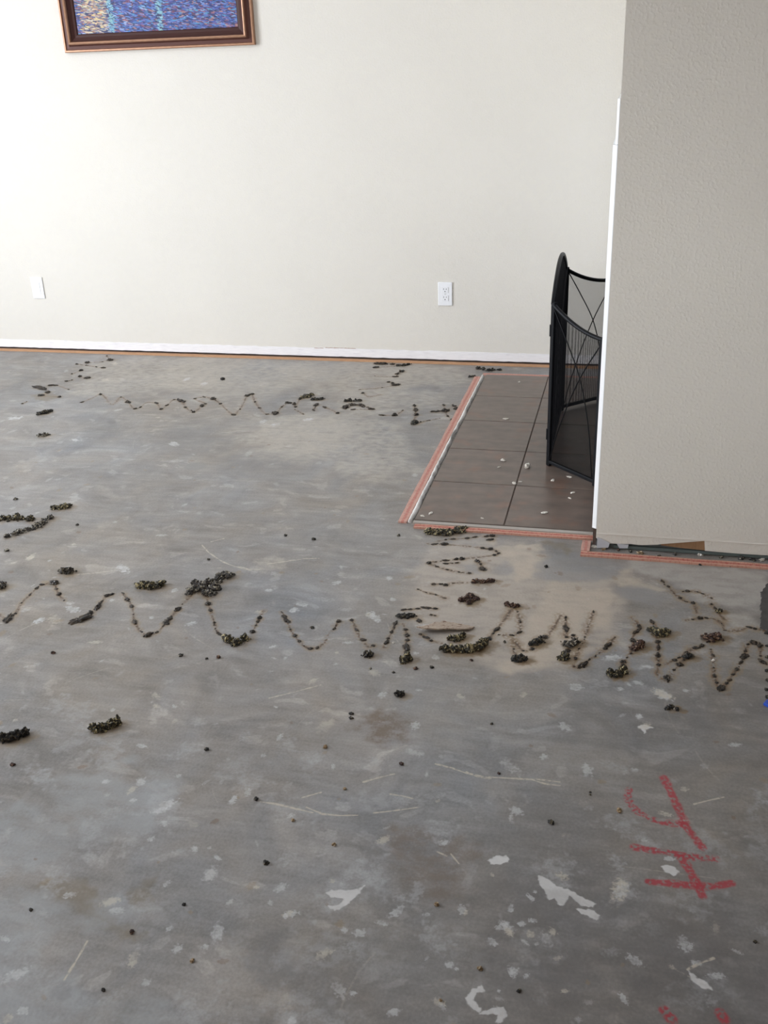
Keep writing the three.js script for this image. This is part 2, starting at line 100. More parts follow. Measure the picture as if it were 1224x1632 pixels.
  coolSmearSheen: [[[-1.007,3.795],[-0.943,3.761],[-0.841,3.794],[-0.806,3.837],[-0.812,3.886],[-0.904,3.95]],[[-0.892,3.635],[-0.842,3.61],[-0.803,3.662],[-0.852,3.687]],[[-1.086,3.674],[-1.0,3.626],[-0.892,3.68],[-0.929,3.745],[-1.019,3.777]],[[-1.176,3.33],[-1.034,3.26],[-0.889,3.317],[-0.857,3.445],[-1.006,3.474]],[[-1.227,3.461],[-1.132,3.403],[-0.997,3.49],[-1.025,3.582],[-1.123,3.618]],[[-1.003,3.232],[-0.858,3.29],[-0.823,3.401],[-0.881,3.394]],[[-0.801,3.824],[-0.664,3.808],[-0.625,3.87],[-0.771,3.9]]],
  cool: [[[-0.218,2.151],[-0.184,2.073],[-0.111,2.041],[-0.029,2.055],[0.03,2.11],[0.01,2.201],[-0.077,2.228],[-0.153,2.247],[-0.222,2.228]],[[0.01,2.247],[0.065,2.243],[0.128,2.257],[0.146,2.293],[0.127,2.353],[0.065,2.326],[0.011,2.316]],[[-0.434,2.194],[-0.393,2.174],[-0.382,2.23],[-0.415,2.235]],[[-0.353,2.187],[-0.306,2.14],[-0.282,2.2],[-0.324,2.232]]],
  brown: [[[-1.005,3.614],[-1.001,3.594],[-0.966,3.58],[-0.927,3.582],[-0.901,3.597],[-0.857,3.645],[-0.811,3.666],[-0.763,3.685],[-0.77,3.699],[-0.805,3.689],[-0.853,3.672],[-0.903,3.654],[-0.952,3.633]],[[-0.227,1.991],[-0.192,1.978],[-0.155,1.993],[-0.126,2.03],[-0.132,2.078],[-0.152,2.041],[-0.189,2.013]],[[-2.735,0.769],[-2.682,0.73],[-2.565,0.774],[-2.593,0.847],[-2.652,0.854]],[[-0.831,3.596],[-0.814,3.567],[-0.794,3.543],[-0.779,3.598],[-0.786,3.625],[-0.82,3.619]]],
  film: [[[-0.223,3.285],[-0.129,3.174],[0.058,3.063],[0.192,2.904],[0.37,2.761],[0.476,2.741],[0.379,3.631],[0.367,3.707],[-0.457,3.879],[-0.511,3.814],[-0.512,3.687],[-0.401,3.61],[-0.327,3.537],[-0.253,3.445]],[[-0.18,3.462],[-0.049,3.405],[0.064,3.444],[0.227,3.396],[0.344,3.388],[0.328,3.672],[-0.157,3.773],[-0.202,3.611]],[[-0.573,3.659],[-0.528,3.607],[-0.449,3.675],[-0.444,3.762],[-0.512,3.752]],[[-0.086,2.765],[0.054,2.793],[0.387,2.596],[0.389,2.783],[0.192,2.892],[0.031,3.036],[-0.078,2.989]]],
  oval: [[-1.569,1.537,42],[0.318,2.489,9]],
  speckBrown: [[-0.487,3.014,54],[-0.288,3.444,60],[-0.353,3.364,45],[-0.247,3.369,35]],
  beige: [[-1.105,1.169,281],[-1.307,1.121,236],[-1.071,0.669,197],[-1.881,0.259,386],[-1.313,0.194,345],[-2.285,0.416,354],[-0.889,1.418,143],[-0.923,0.258,181],[-1.017,2.268,50]],
  smudge: [[-0.839,3.821,17],[-0.791,3.824,19],[-0.518,3.702,42],[-1.364,1.487,146],[-1.722,1.254,158]],
  flake: [[-0.495,2.587],[-0.477,2.574],[-0.459,2.544],[-0.434,2.53],[-0.406,2.532],[-0.368,2.539],[-0.349,2.542],[-0.353,2.559],[-0.378,2.57],[-0.411,2.573],[-0.434,2.586],[-0.463,2.591]],
  scrap: [[0.43,2.163],[0.42,2.187],[0.406,2.223],[0.404,2.263],[0.395,2.304],[0.396,2.345],[0.389,2.386],[0.387,2.419],[0.403,2.429],[0.457,2.439],[0.503,2.257],[0.498,2.129]],
  blue: [[0.359,2.773],[0.367,2.759],[0.384,2.761],[0.386,2.778],[0.368,2.781]],
  edgeBits: [[0.399,2.443,8],[0.393,2.506,7],[0.389,2.561,9],[0.381,2.625,8],[0.379,2.667,9],[0.372,2.709,8],[0.371,2.74,9]],
};
// ---------------------------------------------------------------- helpers
const rng = (s) => () => { s = (s + 0x6d2b79f5) | 0; let t = Math.imul(s ^ (s >>> 15), 1 | s); t = (t + Math.imul(t ^ (t >>> 7), 61 | t)) ^ t; return ((t ^ (t >>> 14)) >>> 0) / 4294967296; };
const PERM = new Uint8Array(512), GX = new Float32Array(256), GY = new Float32Array(256);
{ const r = rng(77); const p = [...Array(256).keys()]; for (let i = 255; i > 0; i--) { const j = Math.floor(r() * (i + 1)); [p[i], p[j]] = [p[j], p[i]]; } for (let i = 0; i < 512; i++) PERM[i] = p[i & 255]; for (let i = 0; i < 256; i++) { const a = r() * Math.PI * 2; GX[i] = Math.cos(a); GY[i] = Math.sin(a); } }
function noise(x, y) {                                   // gradient noise, about -1 .. 1
  const xi = Math.floor(x), yi = Math.floor(y), fx = x - xi, fy = y - yi, X = xi & 255, Y = yi & 255;
  const u = fx * fx * fx * (fx * (fx * 6 - 15) + 10), v = fy * fy * fy * (fy * (fy * 6 - 15) + 10);
  const a = PERM[PERM[X] + Y], b = PERM[PERM[X + 1] + Y], c = PERM[PERM[X] + Y + 1], d = PERM[PERM[X + 1] + Y + 1];
  const n0 = GX[a] * fx + GY[a] * fy, n1 = GX[b] * (fx - 1) + GY[b] * fy, n2 = GX[c] * fx + GY[c] * (fy - 1), n3 = GX[d] * (fx - 1) + GY[d] * (fy - 1);
  return 1.5 * (n0 + u * (n1 - n0) + v * (n2 + u * (n3 - n2) - n0 - u * (n1 - n0)));
}
const fbm = (x, y, o = 4) => { let s = 0, a = 0.55; for (let i = 0; i < o; i++) { s += a * noise(x, y); x = x * 2.03 + 17.1; y = y * 2.03 + 5.7; a *= 0.5; } return s; };
const sstep = (a, b, x) => { const t = Math.min(1, Math.max(0, (x - a) / (b - a))); return t * t * (3 - 2 * t); };
const taken = new Map();
function numbered(n) { const k = taken.get(n) ?? 0; taken.set(n, k + 1); return k ? n + '_' + String(k).padStart(3, '0') : n; }
function shade(o) { o.traverse((m) => { if (m.isMesh) { m.castShadow = true; m.receiveShadow = true; } }); return o; }
function part(parent, name, geo, mat, label) { const m = new THREE.Mesh(geo, mat); m.name = name; m.castShadow = m.receiveShadow = true; if (label) m.userData.label = label; parent.add(m); return m; }
function thing(name, label, category, pos = [0, 0, 0], group) { const g = new THREE.Group(); g.name = numbered(name); g.position.set(...pos); g.userData = { label, category }; if (group) g.userData.group = group; scene.add(g); return g; }
function single(name, label, category, geo, mat, pos = [0, 0, 0], group) { const m = new THREE.Mesh(geo, mat); m.name = numbered(name); m.position.set(...pos); m.userData = { label, category }; if (group) m.userData.group = group; m.castShadow = m.receiveShadow = true; scene.add(m); return m; }
function structure(name, label, category) { const g = new THREE.Group(); g.name = name; g.userData = { kind: 'structure', label, category }; scene.add(g); return g; }
function box(x0, x1, y0, y1, z0, z1) { const g = new THREE.BoxGeometry(x1 - x0, y1 - y0, z1 - z0); g.translate((x0 + x1) / 2, (y0 + y1) / 2, (z0 + z1) / 2); return g; }
function metreUV(g) {                                    // uv in metres from the dominant axis of each face
  const n = g.attributes.normal, p = g.attributes.position, uv = new Float32Array(p.count * 2);
  for (let i = 0; i < p.count; i++) { const ax = Math.abs(n.getX(i)), ay = Math.abs(n.getY(i)), az = Math.abs(n.getZ(i)); const q = ax > ay && ax > az ? [p.getZ(i), p.getY(i)] : ay > az ? [p.getX(i), p.getZ(i)] : [p.getX(i), p.getY(i)]; uv.set(q, i * 2); }
  g.setAttribute('uv', new THREE.BufferAttribute(uv, 2)); return g;
}
const lin = (r, g, b) => new THREE.Color().setRGB(r, g, b);
const enc = (v) => { v = Math.min(1, Math.max(0, v)); return 255 * (v <= 0.0031308 ? 12.92 * v : 1.055 * Math.pow(v, 1 / 2.4) - 0.055); };
function dataTex(w, h, fill, srgb, repeat) {
  const d = new Uint8Array(w * h * 4);
  for (let j = 0; j < h; j++) for (let i = 0; i < w; i++) { const c = fill(i, j), o = (j * w + i) * 4; if (srgb) { d[o] = enc(c[0]); d[o + 1] = enc(c[1]); d[o + 2] = enc(c[2]); } else { d[o] = d[o + 1] = d[o + 2] = Math.max(0, Math.min(255, c * 255)); } d[o + 3] = 255; }
  const t = new THREE.DataTexture(d, w, h); t.magFilter = THREE.LinearFilter; t.minFilter = THREE.LinearMipmapLinearFilter; t.generateMipmaps = true;
  if (srgb) t.colorSpace = THREE.SRGBColorSpace;
  if (repeat) { t.wrapS = t.wrapT = THREE.RepeatWrapping; t.repeat.set(repeat, repeat); }
  t.needsUpdate = true; return t;
}
const tileNoise = (i, j, n, f, o) => { // seamless noise on an n x n tile: four shifted copies blended
  const x = i / n, y = j / n, F = (a, b) => fbm(a * f, b * f, o);
  return (F(x, y) * (1 - x) * (1 - y) + F(x - 1, y) * x * (1 - y) + F(x, y - 1) * (1 - x) * y + F(x - 1, y - 1) * x * y) / Math.sqrt((1 - x) ** 2 * (1 - y) ** 2 + x * x * (1 - y) ** 2 + (1 - x) ** 2 * y * y + x * x * y * y);
};

// ---------------------------------------------------------------- floor: bare concrete slab, its colour computed in slab metres
const hypot = Math.hypot;
function segDist(px, pz, pts) {
  let best = 1e9, along = 0, run = 0;
  for (let i = 0; i + 1 < pts.length; i++) {
    const [ax, az] = pts[i], [bx, bz] = pts[i + 1], dx = bx - ax, dz = bz - az, l2 = dx * dx + dz * dz || 1e-9;
    const t = Math.max(0, Math.min(1, ((px - ax) * dx + (pz - az) * dz) / l2)), d = hypot(px - ax - dx * t, pz - az - dz * t), l = Math.sqrt(l2);
    if (d < best) { best = d; along = run + l * t; } run += l;
  }
  return [best, along, run];
}
function polyDist(px, pz, pts) {                           // negative inside
  let inside = false, best = 1e9;
  for (let i = 0, j = pts.length - 1; i < pts.length; j = i++) {
    const [xi, zi] = pts[i], [xj, zj] = pts[j];
    if ((zi > pz) !== (zj > pz) && px < ((xj - xi) * (pz - zi)) / (zj - zi) + xi) inside = !inside;
    const dx = xj - xi, dz = zj - zi, t = Math.max(0, Math.min(1, ((px - xi) * dx + (pz - zi) * dz) / (dx * dx + dz * dz || 1e-9)));
    best = Math.min(best, hypot(px - xi - dx * t, pz - zi - dz * t));
  }
  return inside ? -best : best;
}
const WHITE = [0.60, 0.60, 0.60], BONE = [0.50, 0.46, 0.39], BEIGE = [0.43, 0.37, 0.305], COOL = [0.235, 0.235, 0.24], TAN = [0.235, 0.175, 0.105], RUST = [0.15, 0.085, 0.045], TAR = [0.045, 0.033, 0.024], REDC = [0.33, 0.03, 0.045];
for (const strokes of Object.values(MARKS.trails)) strokes.forEach((st, k) => {      // the bead was squeezed out in curves
  if (st.length < 3) return;
  const c = new THREE.CatmullRomCurve3(st.map(([x, z, s]) => new THREE.Vector3(x, 0, z)), false, 'centripetal'), N = (st.length - 1) * 6, out = [];
  for (let i = 0; i <= N; i++) { const p = c.getPoint(i / N); out.push([p.x, p.z, i % 6 ? 0 : st[i / 6][2]]); }
  st.curve = out;
});
const marks = [];                                          // each: {box:[x0,x1,z0,z1], at(x,z) -> alpha, color}
const bounds = (pts, m) => { const xs = pts.map((p) => p[0]), zs = pts.map((p) => p[1]); return [Math.min(...xs) - m, Math.max(...xs) + m, Math.min(...zs) - m, Math.max(...zs) + m]; };
function polyMark(pts, color, alpha, soft, rough, rf = 45, grain = 0) { marks.push({ box: bounds(pts, soft + rough * 2), color, at: (x, z) => alpha * sstep(soft, -soft, polyDist(x, z, pts) + rough * fbm(x * rf, z * rf, 3)) * (1 - grain * sstep(-0.3, 0.5, fbm(x * 13 + 3, z * 30, 5) + 0.25 * noise(x * 160, z * 160))) }); }
function lineMark(pts, w, color, alpha, rough, dry) { marks.push({ box: bounds(pts, w * 2), color, at: (x, z) => { const [d, s, L] = segDist(x, z, pts); const ww = w * (1 + rough * noise(s * 40 + pts[0][0] * 99, 3.3)); return alpha * sstep(ww, ww * 0.45, d) * (dry ? sstep(-dry, 0.35, fbm(x * 130 + 7, z * 130, 2) + 0.15 + 0.25 * noise(s * 18, pts[0][1] * 50)) : 1); } }); }
function blobMark(x0, z0, r, color, alpha, seed, rough = 0.5, soft = 0.25, grain = 0, stretch = 1) {
  const m = r * (1.5 + rough) * Math.max(1, stretch), ca = Math.cos(seed * 2.1), sa = Math.sin(seed * 2.1), f = 1.3 / r;
  marks.push({ box: [x0 - m, x0 + m, z0 - m, z0 + m], color, at: (x, z) => { const u = (x - x0) * ca + (z - z0) * sa, v = (z - z0) * ca - (x - x0) * sa; const d = hypot(u / stretch, v) / r + rough * fbm(x * f + seed, z * f - seed, 3); return alpha * sstep(1 + soft, 1 - soft, d) * (grain ? 1 - grain * sstep(-0.35, 0.45, fbm(x * 28 + seed, z * 46, 5) + 0.3 * noise(x * 230, z * 230)) : 1); } });
}
{
  const r = rng(5);
  MARKS.beige.forEach(([x, z, s], i) => blobMark(x, z, s / 1000, [0.42, 0.385, 0.335], 0.55, i + 1, 0.9, 0.35, 0.7));
  MARKS.paleZone.forEach((p) => polyMark(p, [0.385, 0.34, 0.295], 0.9, 0.03, 0.05, 10, 0.5));
  MARKS.patches.forEach((p) => polyMark(p, BEIGE, 0.9, 0.014, 0.035, 14, 0.4));
  MARKS.cool.forEach((p) => polyMark(p, COOL, 0.7, 0.015, 0.03, 16, 0.4));
  MARKS.brown.forEach((p) => polyMark(p, [0.165, 0.135, 0.095], 0.75, 0.012, 0.02, 30, 0.4));
  MARKS.film.forEach((p, i) => polyMark(p, [0.105, 0.1, 0.098], i ? 0.4 : 0.34, 0.035, 0.11, 7, 0.55));  // dark film blotches, partly painted shade that deepens the near right floor
  MARKS.paleSmear.forEach((p) => polyMark(p, [0.38, 0.36, 0.335], 0.85, 0.02, 0.035, 18, 0.45));
  MARKS.coolSmearSheen.forEach((p) => polyMark(p, [0.30, 0.315, 0.325], 0.6, 0.02, 0.05, 15, 0.6));  // pale bluish film patches, partly window sheen painted into the slab
  MARKS.smudge.forEach(([x, z, s], i) => blobMark(x, z, s / 1000, [0.17, 0.17, 0.175], 0.5, i + 4, 0.7, 0.35, 0.4));
  MARKS.speckBrown.forEach(([x, z, s], i) => blobMark(x, z, s / 1000, [0.145, 0.105, 0.075], i ? 0.55 : 0.85, i + 9, 0.9, 0.5, 0.7));
  MARKS.oval.forEach(([x, z, s], i) => blobMark(x, z, s / 1000, [0.19, 0.19, 0.185], 0.7, i + 2, 0.15, 0.2, 0.3));
  // pale scuffs and paint flecks that lie thick on the near part of the slab
  for (let i = 0; i < 300; i++) { const x = -2.2 + 2.8 * r(), z = 2.3 + 1.75 * r(); const s = 0.003 + 0.011 * r() ** 3; blobMark(x, z, s, r() < 0.75 ? WHITE : BONE, 0.12 + 0.4 * r() ** 2, i * 0.37, 1.2, 0.45, 0.7, 1 + 2 * r()); }
  for (let i = 0; i < 130; i++) { const x = -1.3 + 1.95 * r(), z = 3.05 + 0.95 * r(); blobMark(x, z, 0.008 + 0.028 * r() ** 2, [0.40, 0.41, 0.42], 0.15 + 0.35 * r(), i * 0.51 + 40, 1.6, 0.55, 0.9, 1 + 1.5 * r()); }
  for (let i = 0; i < 90; i++) { const x = -3.4 + 2.9 * r(), z = 0.2 + 2.2 * r(); blobMark(x, z, 0.004 + 0.009 * r() ** 2, WHITE, 0.12 + 0.25 * r(), i * 0.63, 0.9, 0.35, 0.6, 1 + 2 * r()); }
  for (let i = 0; i < 160; i++) { const x = -2.4 + 3.0 * r(), z = 1.2 + 2.8 * r(); blobMark(x, z, 0.003 + 0.006 * r() ** 2, r() < 0.6 ? TAN : RUST, 0.5, i * 0.63, 0.7, 0.3, 0.3, 1 + r()); }
  for (let i = 0; i < 90; i++) { const x = -2.6 + 3.2 * r(), z = 0.9 + 3.1 * r(), a = r() * 6.3, l = 0.04 + 0.16 * r(); const p = []; for (let k = 0; k <= 5; k++) { const t = k / 5 - 0.5; p.push([x + Math.cos(a) * l * t + 0.2 * l * t * t, z + Math.sin(a) * l * t]); } lineMark(p, 0.0014 + 0.0014 * r(), BONE, 0.3 * r() + 0.1, 0.4, 0.25); }
  MARKS.shards.forEach((p) => polyMark(p, WHITE, 0.86, 0.0014, 0.004, 90, 0.25));
  MARKS.splats.forEach(([x, z, s], i) => blobMark(x, z, s / 2000, i % 4 ? [0.52, 0.53, 0.54] : BONE, s > 20 ? 0.78 : 0.62, i * 1.7, 1.1, 0.3, 0.6, 1 + (i % 5) * 0.3));
  MARKS.scratches.forEach((p) => lineMark(p, 0.0028, [0.5, 0.45, 0.37], 0.8, 0.7, 0.55));
  MARKS.red.forEach((p, i) => lineMark(p, 0.0115, REDC, 0.9, 0.3, i === 0 || i === 4 ? 0.4 : 0.22));
  lineMark([[-0.645, 0.25], [-0.644, 1.0], [-0.645, 1.9]], 0.009, TAR, 0.85, 0.6, 0.35);   // shade of the gap beside the tiles, painted as a dark line
  // adhesive soaked into the slab along the trails and round the lumps
  for (const strokes of Object.values(MARKS.trails)) for (const st of strokes) {
    const cv = st.curve ?? st, heavy = st[0][0] > -0.45 ? 1.35 : 1; lineMark(cv, 0.014 * heavy, TAN, 0.42 * heavy, 0.8, 0.3); lineMark(cv, 0.0055 * heavy, RUST, 0.8, 0.9, 0.3); lineMark(cv, 0.003, TAR, 0.75, 0.9, 0.15);
    st.forEach(([x, z, s], i) => { if (s > 5) { blobMark(x + 0.004, z + 0.002, s / 1000 * 0.85, TAN, 0.45, x * 9 + i, 0.6, 0.4, 0.4); blobMark(x, z, s / 2000 * 1.15, TAR, 0.8, x * 7 + i, 0.5, 0.3, 0.2); } });
  }
  for (const [, pts, rad] of MARKS.clumps) pts.forEach(([x, z], i) => { blobMark(x + 0.014, z + 0.004, rad / 1000 * 1.7, x > -0.45 ? [0.19, 0.13, 0.065] : TAN, x > -0.45 ? 0.8 : 0.45, x * 5 + i, 0.7, 0.4, 0.5); blobMark(x, z, rad / 1000 * 0.9, TAR, 0.7, x * 3 + i, 0.6, 0.35, 0.3); });
}
function slabColor(x, z) {
  const wx = x + 0.06 * noise(x * 5, z * 5 + 7), wz = z + 0.06 * noise(x * 5 + 31, z * 5);
  const n1 = fbm(x * 0.85 + 3, z * 0.85, 3), n2 = fbm(wx * 3.7 + 20, wz * 3.7 + 9, 5), n3 = fbm(wx * 17 + 5, wz * 21, 4), st = noise(x * 7 + 2 * noise(z * 3, x), z * 46) * 0.6 + noise(x * 16, z * 120) * 0.4, fine = noise(x * 170, z * 170) + 0.8 * noise(x * 390, z * 390);
  const warm = fbm(wx * 1.6 + 40, wz * 1.6 + 4, 5) + 0.5 * fbm(wx * 9 + 14, wz * 9, 3), scuff = sstep(0.1, 0.5, fbm(wx * 6 + 60, wz * 13, 5)), dirt = sstep(0.05, 0.45, fbm(wx * 4 + 90, wz * 5, 5)), film = sstep(0.28, 0.42, fbm(wx * 11 + 33, wz * 17 + 8, 5));
  const l = 0.214 * (1 + 0.16 * n1 + 0.2 * n2 + 0.18 * n3 + 0.17 * st + 0.12 * fine) * (1 + 0.2 * scuff + 0.28 * film) * (1 - 0.17 * dirt), w = 0.13 * warm;
  return [l * (1.04 + w), l * (0.985 + 0.1 * w), l * (0.935 - w)];
}
const concreteBump = dataTex(512, 512, (i, j) => 0.5 + 0.35 * tileNoise(i, j, 512, 24, 4) + 0.2 * tileNoise(i, j, 512, 120, 2), false);
const concreteRough = dataTex(512, 512, (i, j) => 0.62 + 0.16 * tileNoise(i, j, 512, 6, 4) + 0.08 * tileNoise(i, j, 512, 60, 2), false);
for (const t of [concreteBump, concreteRough]) t.wrapS = t.wrapT = THREE.RepeatWrapping;
const floor = structure('floor', 'bare grey concrete slab with glue stains and paint flecks', 'floor');
function slab(x0, x1, z0, z1, W) {
  const H = Math.max(16, Math.round(W * (z1 - z0) / (x1 - x0))), buf = new Float32Array(W * H * 3), px = (x1 - x0) / W, pz = (z1 - z0) / H;
  for (let j = 0; j < H; j++) for (let i = 0; i < W; i++) buf.set(slabColor(x0 + (i + 0.5) * px, z1 - (j + 0.5) * pz), (j * W + i) * 3);
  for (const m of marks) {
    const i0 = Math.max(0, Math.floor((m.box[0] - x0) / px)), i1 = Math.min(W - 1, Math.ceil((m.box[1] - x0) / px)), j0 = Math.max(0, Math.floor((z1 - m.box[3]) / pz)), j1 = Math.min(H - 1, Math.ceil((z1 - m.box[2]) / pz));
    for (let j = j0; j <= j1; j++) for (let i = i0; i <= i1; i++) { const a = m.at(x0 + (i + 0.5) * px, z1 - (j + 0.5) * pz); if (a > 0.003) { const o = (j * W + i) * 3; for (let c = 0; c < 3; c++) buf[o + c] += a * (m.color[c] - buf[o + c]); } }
  }
  const map = dataTex(W, H, (i, j) => buf.subarray((j * W + i) * 3, (j * W + i) * 3 + 3), true);
  const scaled = (t) => { const c = t.clone(); c.repeat.set((x1 - x0) / 0.8, (z1 - z0) / 0.8); c.needsUpdate = true; return c; };
  const mat = new THREE.MeshStandardMaterial({ map, roughness: 0.66, roughnessMap: scaled(concreteRough), bumpMap: scaled(concreteBump), bumpScale: 0.0012 });
  part(floor, 'slab', box(x0, x1, -0.12, 0, z0, z1), mat);
}
slab(-3.5, 0.75, 0, 2.2, 2048);
slab(WIN.x - 0.05, -3.5, 0, 2.2, 256);
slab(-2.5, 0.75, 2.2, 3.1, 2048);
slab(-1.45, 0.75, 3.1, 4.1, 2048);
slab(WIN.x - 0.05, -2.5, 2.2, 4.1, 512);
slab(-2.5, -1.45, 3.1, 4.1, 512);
slab(WIN.x - 0.05, 0.75, 4.1, ROOM.zb, 512);
slab(0.75, ROOM.xr, 0, ROOM.zb, 512);

const pinSteel = new THREE.MeshStandardMaterial({ color: lin(0.25, 0.23, 0.21), roughness: 0.45, metalness: 0.8 });
// ---------------------------------------------------------------- walls, ceiling, window
const orangePeel = dataTex(512, 512, (i, j) => 0.5 + 0.5 * sstep(-0.15, 0.55, tileNoise(i, j, 512, 60, 3)) - 0.2 + 0.1 * tileNoise(i, j, 512, 120, 2), false, 1 / 0.5);
const paintMap = (r, g, b) => dataTex(256, 256, (i, j) => { const n = 1 + 0.022 * tileNoise(i, j, 256, 5, 4) + 0.015 * tileNoise(i, j, 256, 50, 2); return [r * n, g * n, b * n]; }, true, 1 / 1.7);
const wallPaint = new THREE.MeshStandardMaterial({ map: paintMap(0.68, 0.652, 0.595), roughness: 0.8, bumpMap: orangePeel, bumpScale: 0.00055 });
const ceilingPaint = new THREE.MeshStandardMaterial({ color: lin(0.74, 0.73, 0.71), roughness: 0.9, bumpMap: orangePeel, bumpScale: 0.002 });
const bareDrywall = new THREE.MeshStandardMaterial({ map: paintMap(0.68, 0.65, 0.59), roughness: 0.9, bumpMap: orangePeel, bumpScale: 0.0008 });
const plasterMap = dataTex(512, 64, (i, j) => { const n = fbm(i * 0.05, j * 0.16, 4), d = sstep(0.25, 0.5, fbm(i * 0.04 + 9, j * 0.2 + 4, 4)); return [0.8 + 0.08 * n - 0.14 * d, 0.79 + 0.08 * n - 0.14 * d, 0.8 + 0.08 * n - 0.12 * d]; }, true);
plasterMap.wrapS = THREE.RepeatWrapping;
const plaster = new THREE.MeshStandardMaterial({ map: plasterMap, roughness: 0.9 });
const oldSill = new THREE.MeshStandardMaterial({ map: dataTex(256, 64, (i, j) => { const n = fbm(i * 0.06, j * 0.1, 4); return [0.11 + 0.05 * n, 0.115 + 0.05 * n, 0.11 + 0.05 * n]; }, true, 2), roughness: 0.95 });
const darkWood = new THREE.MeshStandardMaterial({ map: dataTex(256, 64, (i, j) => { const n = fbm(i * 0.03, j * 0.3, 4); return [0.075 + 0.04 * n, 0.05 + 0.03 * n, 0.04 + 0.02 * n]; }, true, 2), roughness: 0.8 });
const H = 3.5;
const far = structure('wall_back', 'off white painted far wall behind the hearth', 'wall');
part(far, 'drywall', metreUV(box(WIN.x - 0.2, 0.1, 0.014, H + 0.1, -0.15, 0)), wallPaint);
part(far, 'sill_plate', metreUV(box(WIN.x - 0.2, 0.1, -0.1, 0.014, -0.16, -0.012)), darkWood);
// strip of bare white plaster where a baseboard was taken off, with a torn upper edge
function raggedBand(x0, x1, y0, y1, amp, step, z0, depth, seed, tear) {
  const r = rng(seed), s = new THREE.Shape(); s.moveTo(x0, y0);
  for (let x = x0; x < x1; x += step * (0.6 + 0.8 * r())) s.lineTo(x, y0 + amp * 0.5 * (r() - 0.5));
  s.lineTo(x1, y0);
  for (let x = x1; x > x0; x -= step * (0.6 + 0.8 * r())) s.lineTo(x, y1 + amp * (r() - 0.5) + (tear ? tear(x) : 0));
  s.lineTo(x0, y1); s.closePath();
  const g = new THREE.ExtrudeGeometry(s, { depth, bevelEnabled: false, steps: 1 }); g.translate(0, 0, z0);
  const uv = g.attributes.uv, p = g.attributes.position; for (let i = 0; i < uv.count; i++) uv.setXY(i, p.getX(i) * 0.7, (p.getY(i) - y0) / (y1 - y0) + p.getZ(i)); return g;
}
const band = structure('trim_1', 'rough white bare plaster band along the foot of the far wall', 'trim');
part(band, 'plaster', raggedBand(WIN.x, -0.05, 0.013, 0.056, 0.004, 0.035, 0.0002, 0.0016, 31), plaster);
const torn = new THREE.MeshStandardMaterial({ color: lin(0.42, 0.31, 0.25), roughness: 0.95 });
part(band, 'paper_tear', raggedBand(-1.50, -1.34, 0.056, 0.059, 0.003, 0.01, 0.0004, 0.0016, 12), torn, 'torn brown drywall paper');
part(band, 'paper_tear', raggedBand(-1.56, -1.51, 0.053, 0.056, 0.003, 0.01, 0.0008, 0.0016, 13), torn, 'torn brown drywall paper');

